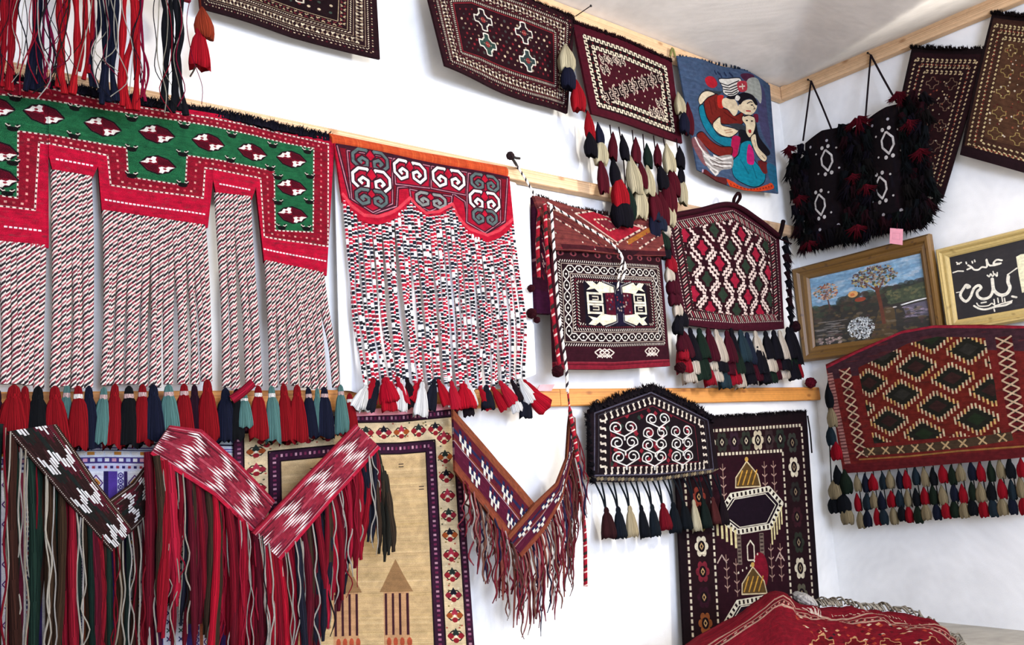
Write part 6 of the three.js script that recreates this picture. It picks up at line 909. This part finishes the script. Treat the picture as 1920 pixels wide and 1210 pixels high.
{
  const t = thing('framed_calligraphy', 'cream calligraphy on black in a pale gold frame at the right edge', 'picture');
  const I = [0.8458, 1.781, 1.24, 1.791, 1.224, 1.472, 0.8475, 1.466], ip = [[I[0], I[1], 0.045], [I[2], I[3], 0.045], [I[4], I[5], 0.06], [I[6], I[7], 0.06]];
  const tex = woven(0.5, 0.4, (g, w, h) => {
    reseed(191); rect(g, '#191619', 0, 0, w, h); for (let k = 0; k < 120; k++) { g.globalAlpha = 0.3; dot(g, pick(['#2c2a30', '#0f0d10', '#2a2420']), rr(0, w), rr(0, h), rr(0.01, 0.03), 0.008); } g.globalAlpha = 1;
    // letters placed in the crop's own grid (x 200..1160, y 350..1080), turned into panel coordinates
    const q = (pts) => { const o = []; for (let i = 0; i < pts.length; i += 2) { const x = pts[i], y = pts[i + 1], u0 = (x - 195) / 1040; const top = 345 - 250 * u0, botm = 1080 - 175 * u0; const v = (y - top) / (botm - top), u = (x - lerp(195, 295, v)) / lerp(1040, 1015, v); o.push(u * w, v * h); } return o; };
    const st = (lw, pts, c = '#ddd6c2') => { g.lineCap = 'round'; line(g, c, lw, q(pts)); };
    const cv = (p) => { const c = new THREE.CatmullRomCurve3(Array.from({ length: p.length / 2 }, (_, i) => V(p[i * 2], p[i * 2 + 1], 0)), false, 'centripetal'); return c.getPoints(40).flatMap((v) => [v.x, v.y]); };
    st(0.008, [1015, 462, 905, 540]); st(0.02, cv([915, 560, 912, 620, 935, 690, 900, 755, 840, 775, 790, 760, 745, 715, 725, 590])); st(0.017, cv([725, 590, 735, 700, 700, 790, 610, 820, 550, 790, 540, 740, 590, 690, 560, 662, 500, 700, 455, 800, 400, 850, 345, 815, 330, 770, 380, 690, 405, 660, 450, 680, 420, 690])); st(0.006, [280, 750, 330, 740, 370, 690]);
    poly(g, '#ddd6b0', q([1005, 330, 1060, 300, 1160, 290, 1180, 720, 1075, 750, 1040, 560]));
    st(0.009, cv([665, 545, 690, 560, 705, 530, 730, 555, 755, 530, 780, 555, 785, 515])); st(0.007, [735, 500, 745, 540]);
    st(0.011, cv([840, 370, 775, 365, 740, 410, 830, 405, 690, 430, 655, 360, 660, 450, 600, 450, 560, 480, 505, 480, 470, 450, 430, 430, 470, 455, 420, 480])); st(0.009, [240, 520, 300, 500, 370, 500]); st(0.008, [285, 400, 320, 420]); st(0.01, [295, 420, 345, 400]); for (const [x, y] of [[405, 395], [480, 385], [510, 370]]) st(0.009, [x, y, x + 6, y + 18]);
    st(0.012, cv([500, 900, 560, 930, 640, 940, 760, 910, 880, 890, 950, 860])); st(0.008, cv([535, 870, 560, 900, 680, 895, 720, 870, 760, 895, 830, 875, 930, 850, 960, 840])); for (const [x, y] of [[745, 825], [790, 810], [840, 800], [870, 810]]) st(0.008, [x, y, x + 8, y + 50]); st(0.009, [590, 865, 650, 855]); st(0.012, [960, 790, 1010, 800]); st(0.009, [745, 935, 752, 960]);
  }, { bg: '#191619', amp: 0.25, ppm: 1200 });
  const wood = new THREE.MeshStandardMaterial({ map: woodTex('#c2a868', '#7a6230', 25), roughness: 0.4 });
  pictureFrame(t, [[0.7882, 1.833, 0.04], [1.294, 1.843, 0.04], [1.272, 1.415, 0.06], [0.7945, 1.401, 0.06]], ip, wood, tex, { d: 0.028 });
}

// ---------- big red bag with three rows of tassels ----------
{
  const t = thing('storage_bag', 'wide red kilim bag with zigzag diamonds and three rows of small tassels', 'bag');
  const cols = [[0.1684, 0.7471, 0.1612, 1.332], [0.3151, 0.7518, 0.3405, 1.383], [0.4588, 0.7609, 0.4826, 1.418], [0.5687, 0.7678, 0.6047, 1.449], [0.7257, 0.7752, 0.765, 1.45], [0.9221, 0.7853, 0.9756, 1.419], [1.128, 0.7979, 1.195, 1.376]];
  const bb = bounds(cols);
  const tex = wovenAt(bb, (g) => {
    reseed(201); const R = '#722420', I = '#dcc49a', D = '#2c2820';
    rect(g, R, bb[0], bb[1], bb[2] - bb[0], bb[3] - bb[1]);
    poly(g, '#452a30', [0.1619, 1.314, 0.3328, 1.367, 0.4702, 1.404, 0.5929, 1.435, 0.7548, 1.442, 1.195, 1.376, 1.199, 1.259, 0.8591, 1.319, 0.6516, 1.313, 0.4203, 1.254, 0.1781, 1.248]);
    for (let k = 0; k < 260; k++) { g.globalAlpha = 0.25; rect(g, pick(['#5a2a3a', '#6a1a1a', '#a02c28', '#40303a']), rr(bb[0], bb[2]), rr(bb[1], bb[3]), rr(0.02, 0.07), 0.005); } g.globalAlpha = 1;
    // ladder strip and X strips
    line(g, '#b07a70', 0.034, [0.1771, 1.283, 0.2045, 0.769]); dabs(g, '#5a2a2a', [0.1771, 1.283, 0.2045, 0.769], 0.017, 0.005, 0.034);
    const xs = (p, wd) => { line(g, '#5c1a1c', wd, p); walk(p, 0.042, (x, y, an, k, st) => { g.save(); g.translate(x, y); g.rotate(an); poly(g, D, [-st * 0.32, 0, 0, wd * 0.3, st * 0.32, 0, 0, -wd * 0.3]); line(g, '#d6b692', 0.008, [-st / 2, -wd / 2, st / 2, wd / 2]); line(g, '#d6b692', 0.008, [-st / 2, wd / 2, st / 2, -wd / 2]); g.restore(); }); };
    xs([0.2658, 1.296, 0.2905, 0.8269], 0.065); xs([1.065, 1.347, 1.059, 0.9051], 0.07);
    // field
    const F = [0.3433, 1.292, 0.489, 1.334, 0.6206, 1.379, 0.7683, 1.392, 0.9859, 1.354, 0.9964, 1.136, 0.9852, 0.9028, 0.6977, 0.9028, 0.3696, 0.895];
    poly(g, '#6c241c', F); for (let k = 0; k < 160; k++) { g.globalAlpha = 0.3; rect(g, pick(['#4a2420', '#803024', '#3a2a24']), rr(bb[0], bb[2]), rr(bb[1], bb[3]), rr(0.02, 0.06), 0.008); } g.globalAlpha = 1; g.save(); g.beginPath(); for (let i = 0; i < F.length; i += 2) g.lineTo(F[i], F[i + 1]); g.clip();
    const dia = (x, y) => { const w = 0.116, h = 0.076; poly(g, '#25241d', [x - w * 0.8, y, x, y + h * 0.8, x + w * 0.8, y, x, y - h * 0.8]); poly(g, pick(['#33302a', '#3a2420', '#26301f']), [x - w * 0.4, y, x, y + h * 0.4, x + w * 0.4, y, x, y - h * 0.4]);
      for (const [a, b, c, d2] of [[-w, 0, 0, h], [0, h, w, 0], [w, 0, 0, -h], [0, -h, -w, 0]]) walk([x + a, y + b, x + c, y + d2], 0.024, (px, py) => { const cx = lerp(px, x, 0.1), cy = lerp(py, y, 0.1); rect(g, pick([I, I, '#d8b06a']), cx - 0.0045, cy - 0.013, 0.009, 0.026); }); };
    const c0 = [0.6493, 1.259];
    for (let i = -4; i < 6; i++) for (let j = -4; j < 5; j++) { const x = c0[0] + i * 0.165 - j * 0.09, y = c0[1] - i * 0.075 - j * 0.128; dia(x, y); }
    g.restore();
    for (const p of [[0.306, 0.8538, 0.5413, 0.8586, 0.7643, 0.8678, 1.03, 0.8923]]) { line(g, '#4a3a2a', 0.04, p); walk(p, 0.085, (x, y) => { cross4(g, '#c9a878', x, y, 0.018, 0.008); }); }
    line(g, '#a0743c', 0.008, [0.2712, 0.8166, 0.5361, 0.8217, 0.7847, 0.8363, 1.112, 0.8443]); line(g, '#651f22', 0.045, [0.1772, 0.7699, 0.4618, 0.7821, 0.7287, 0.7955, 1.134, 0.8171]); line(g, '#a02838', 0.012, [0.1588, 1.314, 0.3332, 1.369, 0.5937, 1.44, 0.7551, 1.444, 1.194, 1.371]);
  }, { bg: '#8a1d1e', amp: 0.35, ppm: 1000 });
  cloth(t, 'woven_face', 'B', cols, { bb, mat: wool(tex, 1, 0.6), ns: 6, nt: 24, th: 0.02, off: (u, v) => lerp(0.11, 0.135, v) + 0.02 * Math.sin(Math.PI * u) * Math.sin(Math.PI * v) });
  reseed(203);
  const C = { b: 0x9c8a68, n: 0x1c2030, r: 0xa01422, t: 0x233038, k: 0x16181c, g: 0x1e2a1e }, seq = 'bnrtbnrtbkrgbnrgbkrtbnrgbkr';
  for (const [j, x0, y0, x1, y1] of [[0, 0.2394, 0.7562, 1.131, 0.8144], [1, 0.2311, 0.6539, 1.122, 0.7295], [2, 0.2318, 0.5741, 1.116, 0.659]]) for (let k = 0; k < 21; k++) {
    const s = k / 20, a = lerp(x0, x1, s), b = lerp(y0, y1, s) + rr(-0.006, 0.006), c = C[seq[(k + j * 2) % seq.length]];
    if (j === 0) part('tassel_cord', tubeGeo([at('B', a, b + 0.02, 0.095), at('B', a + 0.004, b - 0.1, 0.1), at('B', a + 0.006, b - 0.2, 0.1)], 0.0028, { n: 6, rs: 5, wall: 'B' }), yarn(0x2a2420), t);
    tassel(t, 'B', a + rr(-0.006, 0.006), b - 0.012, 0.1 + j * 0.004, rr(0.08, 0.092), rr(0.019, 0.024), c, { geos: BULB, flat: 0.85 });
  }
  for (const [a, b, len, r, c] of [[0.1548, 1.239, 0.13, 0.03, 'k'], [0.153, 1.113, 0.11, 0.032, 'b'], [0.133, 1.014, 0.11, 0.026, 't'], [0.1519, 0.9239, 0.1, 0.03, 'r'], [0.1401, 0.7943, 0.1, 0.026, 'k'], [0.183, 0.7703, 0.12, 0.034, 'g'], [0.1204, 0.7223, 0.1, 0.045, 'b'], [0.104, 0.6459, 0.1, 0.035, 'k'], [0.155, 0.6601, 0.11, 0.038, 'k'], [0.1636, 0.5906, 0.1, 0.036, 'b']]) tassel(t, 'B', Math.max(a, 0.045), b, 0.12, len, r, C[c], { geos: BULB, name: 'side_tassel' });
  part('side_cord', tubeGeo([at('B', 0.1577, 1.303, 0.11), at('B', 0.1268, 1.057, 0.11), at('B', 0.1048, 0.8291, 0.11), at('B', 0.0907, 0.6593, 0.11)], 0.0035, { n: 14, wall: 'B' }), yarn(0x332a28), t);
  pom(t, 'B', 0.05, 1.245, 0.12, 0.03, 0x5a1020, 'side_tuft');
}

// ---------- red carpet heaped on the floor in the corner ----------
{
  const t = thing('folded_carpet', 'red carpet heaped on the floor in the corner with a pale knotted fringe', 'carpet');
  const ridge = [[-2.15, 0.2, 0.5], [-1.73, 0.272, 0.5], [-1.42, 0.335, 0.5], [-1.29, 0.345, 0.5], [-1.12, 0.262, 0.52], [-0.95, 0.226, 0.56], [-0.8, 0.2, 0.62], [-0.68, 0.168, 0.72], [-0.58, 0.1, 0.8], [-0.55, 0.035, 0.82]];
  const rc = new THREE.CatmullRomCurve3(ridge.map((p) => V(...p)), false, 'centripetal'), nu = 60, nv = 26, P = [], U = [], I = [];
  const surf = (u, v) => { const r = rc.getPoint(u), s = v * 1.25 - 0.2, f = s < 0 ? -s / 0.2 : s; const wob = 0.022 * noise.noise(u * 9, v * 5, 1) + 0.01 * noise.noise(u * 26, v * 14, 5);
    if (s < 0) return V(r.x + 0.05 * f, Math.max(0.012, r.y * (1 - f * f)) + wob * (1 - f), r.z - 0.16 * f);
    const drop = Math.pow(s, 1.7) * 1.0; return V(r.x - 0.5 * s + wob, Math.max(0.012, r.y * (1 - drop) + wob * (1 - s) * 1.6 + 0.02 * Math.sin(u * 16 + s * 3) * s * (1 - s)), r.z + 0.32 * s + wob); };
  for (let j = 0; j <= nv; j++) for (let i = 0; i <= nu; i++) { const p = surf(i / nu, j / nv); P.push(p.x, p.y, p.z); U.push(i / nu, 1 - j / nv); }
  for (let j = 0; j < nv; j++) for (let i = 0; i < nu; i++) { const k = j * (nu + 1) + i; I.push(k, k + nu + 1, k + nu + 2, k, k + nu + 2, k + 1); }
  const g = new THREE.BufferGeometry(); g.setAttribute('position', new THREE.Float32BufferAttribute(P, 3)); g.setAttribute('uv', new THREE.Float32BufferAttribute(U, 2)); g.setIndex(I); g.computeVertexNormals();
  const w = 1.8, h = 0.9;
  const tex = woven(w, h, (c) => {
    reseed(211); rect(c, '#7c1220', 0, 0, w, h);
    for (let k = 0; k < 500; k++) { c.globalAlpha = 0.25; rect(c, pick(['#a81c2a', '#6a0f1a', '#b03038']), rr(0, w), rr(0, h), rr(0.02, 0.08), rr(0.003, 0.01)); } c.globalAlpha = 1;
    for (const [y, t2] of [[0.27, 0.012], [0.3, 0.006], [0.33, 0.012]]) { line(c, '#c09a84', t2, [0.1, y + 0.06, 0.62, y, 1.1, y, w, y + 0.02]); }
    dabs(c, ['#3a2a22', '#c8a890'], [0.1, 0.375, 0.62, 0.315, 1.1, 0.315, w, 0.335], 0.02, 0.012, 0.01);
    for (let k = 0; k < 9; k++) line(c, '#e6d2c0', 0.006, [0.76 + k * 0.012, 0.22 + (k % 2) * 0.02, 0.79 + k * 0.012, 0.28]);
    for (let k = 0; k < 260; k++) { const x = rr(0.7, w), y = rr(0.34, h); poly(c, pick(['#c05a3a', '#d8a070', '#5a1018', '#e0c8a8', '#2a1a20', '#b0402c']), [x - 0.014, y, x, y + 0.01, x + 0.014, y, x, y - 0.01]); }
    for (let k = 0; k < 5; k++) medallion(c, '#c89868', 0.85 + k * 0.2, 0.52, 0.06, 0.045, 0.006, '#6a0e16', 8);
    for (let k = 0; k < 40; k++) line(c, '#d8b8a0', 0.005, [0.95 + k * 0.02, 0.24 + rr(-0.01, 0.01), 0.965 + k * 0.02, 0.25 + rr(-0.01, 0.01)]);
  }, { bg: '#8a1420', amp: 0.4 });
  const m = wool(tex, w, h, 0.003); m.side = THREE.DoubleSide; part('pile', g, m, t);
  reseed(213);
  for (let k = 0; k < 90; k++) { const u = k < 62 ? rr(0.6, 0.99) : rr(0.46, 0.6), p = surf(u, 0.15), q = rr(-0.05, 0.05), L = rr(0.03, 0.075); part('fringe_strand', tubeGeo([p.clone().add(V(0, 0.004, 0)), p.clone().add(V(0.02 + q * 0.3, L * 0.5 * (1 - u * 0.3), -L * 0.5)), p.clone().add(V(0.045 + q, 0.0 + rr(-0.01, 0.02), -L * 1.3))], rr(0.003, 0.005), { n: 5, rs: 5, per: 0.06 }), yarn(pick([0xc8bca8, 0xb8aa94, 0xd8cdb8, 0xa89a88])), t); }
  for (let k = 0; k < 46; k++) { const p = surf(rr(0.965, 1), rr(0.14, 0.6)), L = rr(0.05, 0.1); part('fringe_strand', tubeGeo([p.clone().add(V(-0.005, 0.006, 0)), p.clone().add(V(L * 0.5, 0.012 + rr(0, 0.015), rr(-0.02, 0.02))), p.clone().add(V(L, Math.max(-p.y + 0.006, -0.05), rr(-0.04, 0.04)))], rr(0.003, 0.0048), { n: 5, rs: 5, per: 0.06 }), yarn(pick([0xc8bca8, 0xb8aa94, 0xd8cdb8])), t); }
  const kn = surf(0.44, 0.16); const k0 = pom(t, 'A', kn.x + 0.05, kn.y + 0.012, kn.z - 0.04, 0.04, 0xb8b2aa, 'fringe_knot'); k0.scale.set(0.055, 0.022, 0.03);
}
renderer.render(scene, camera);
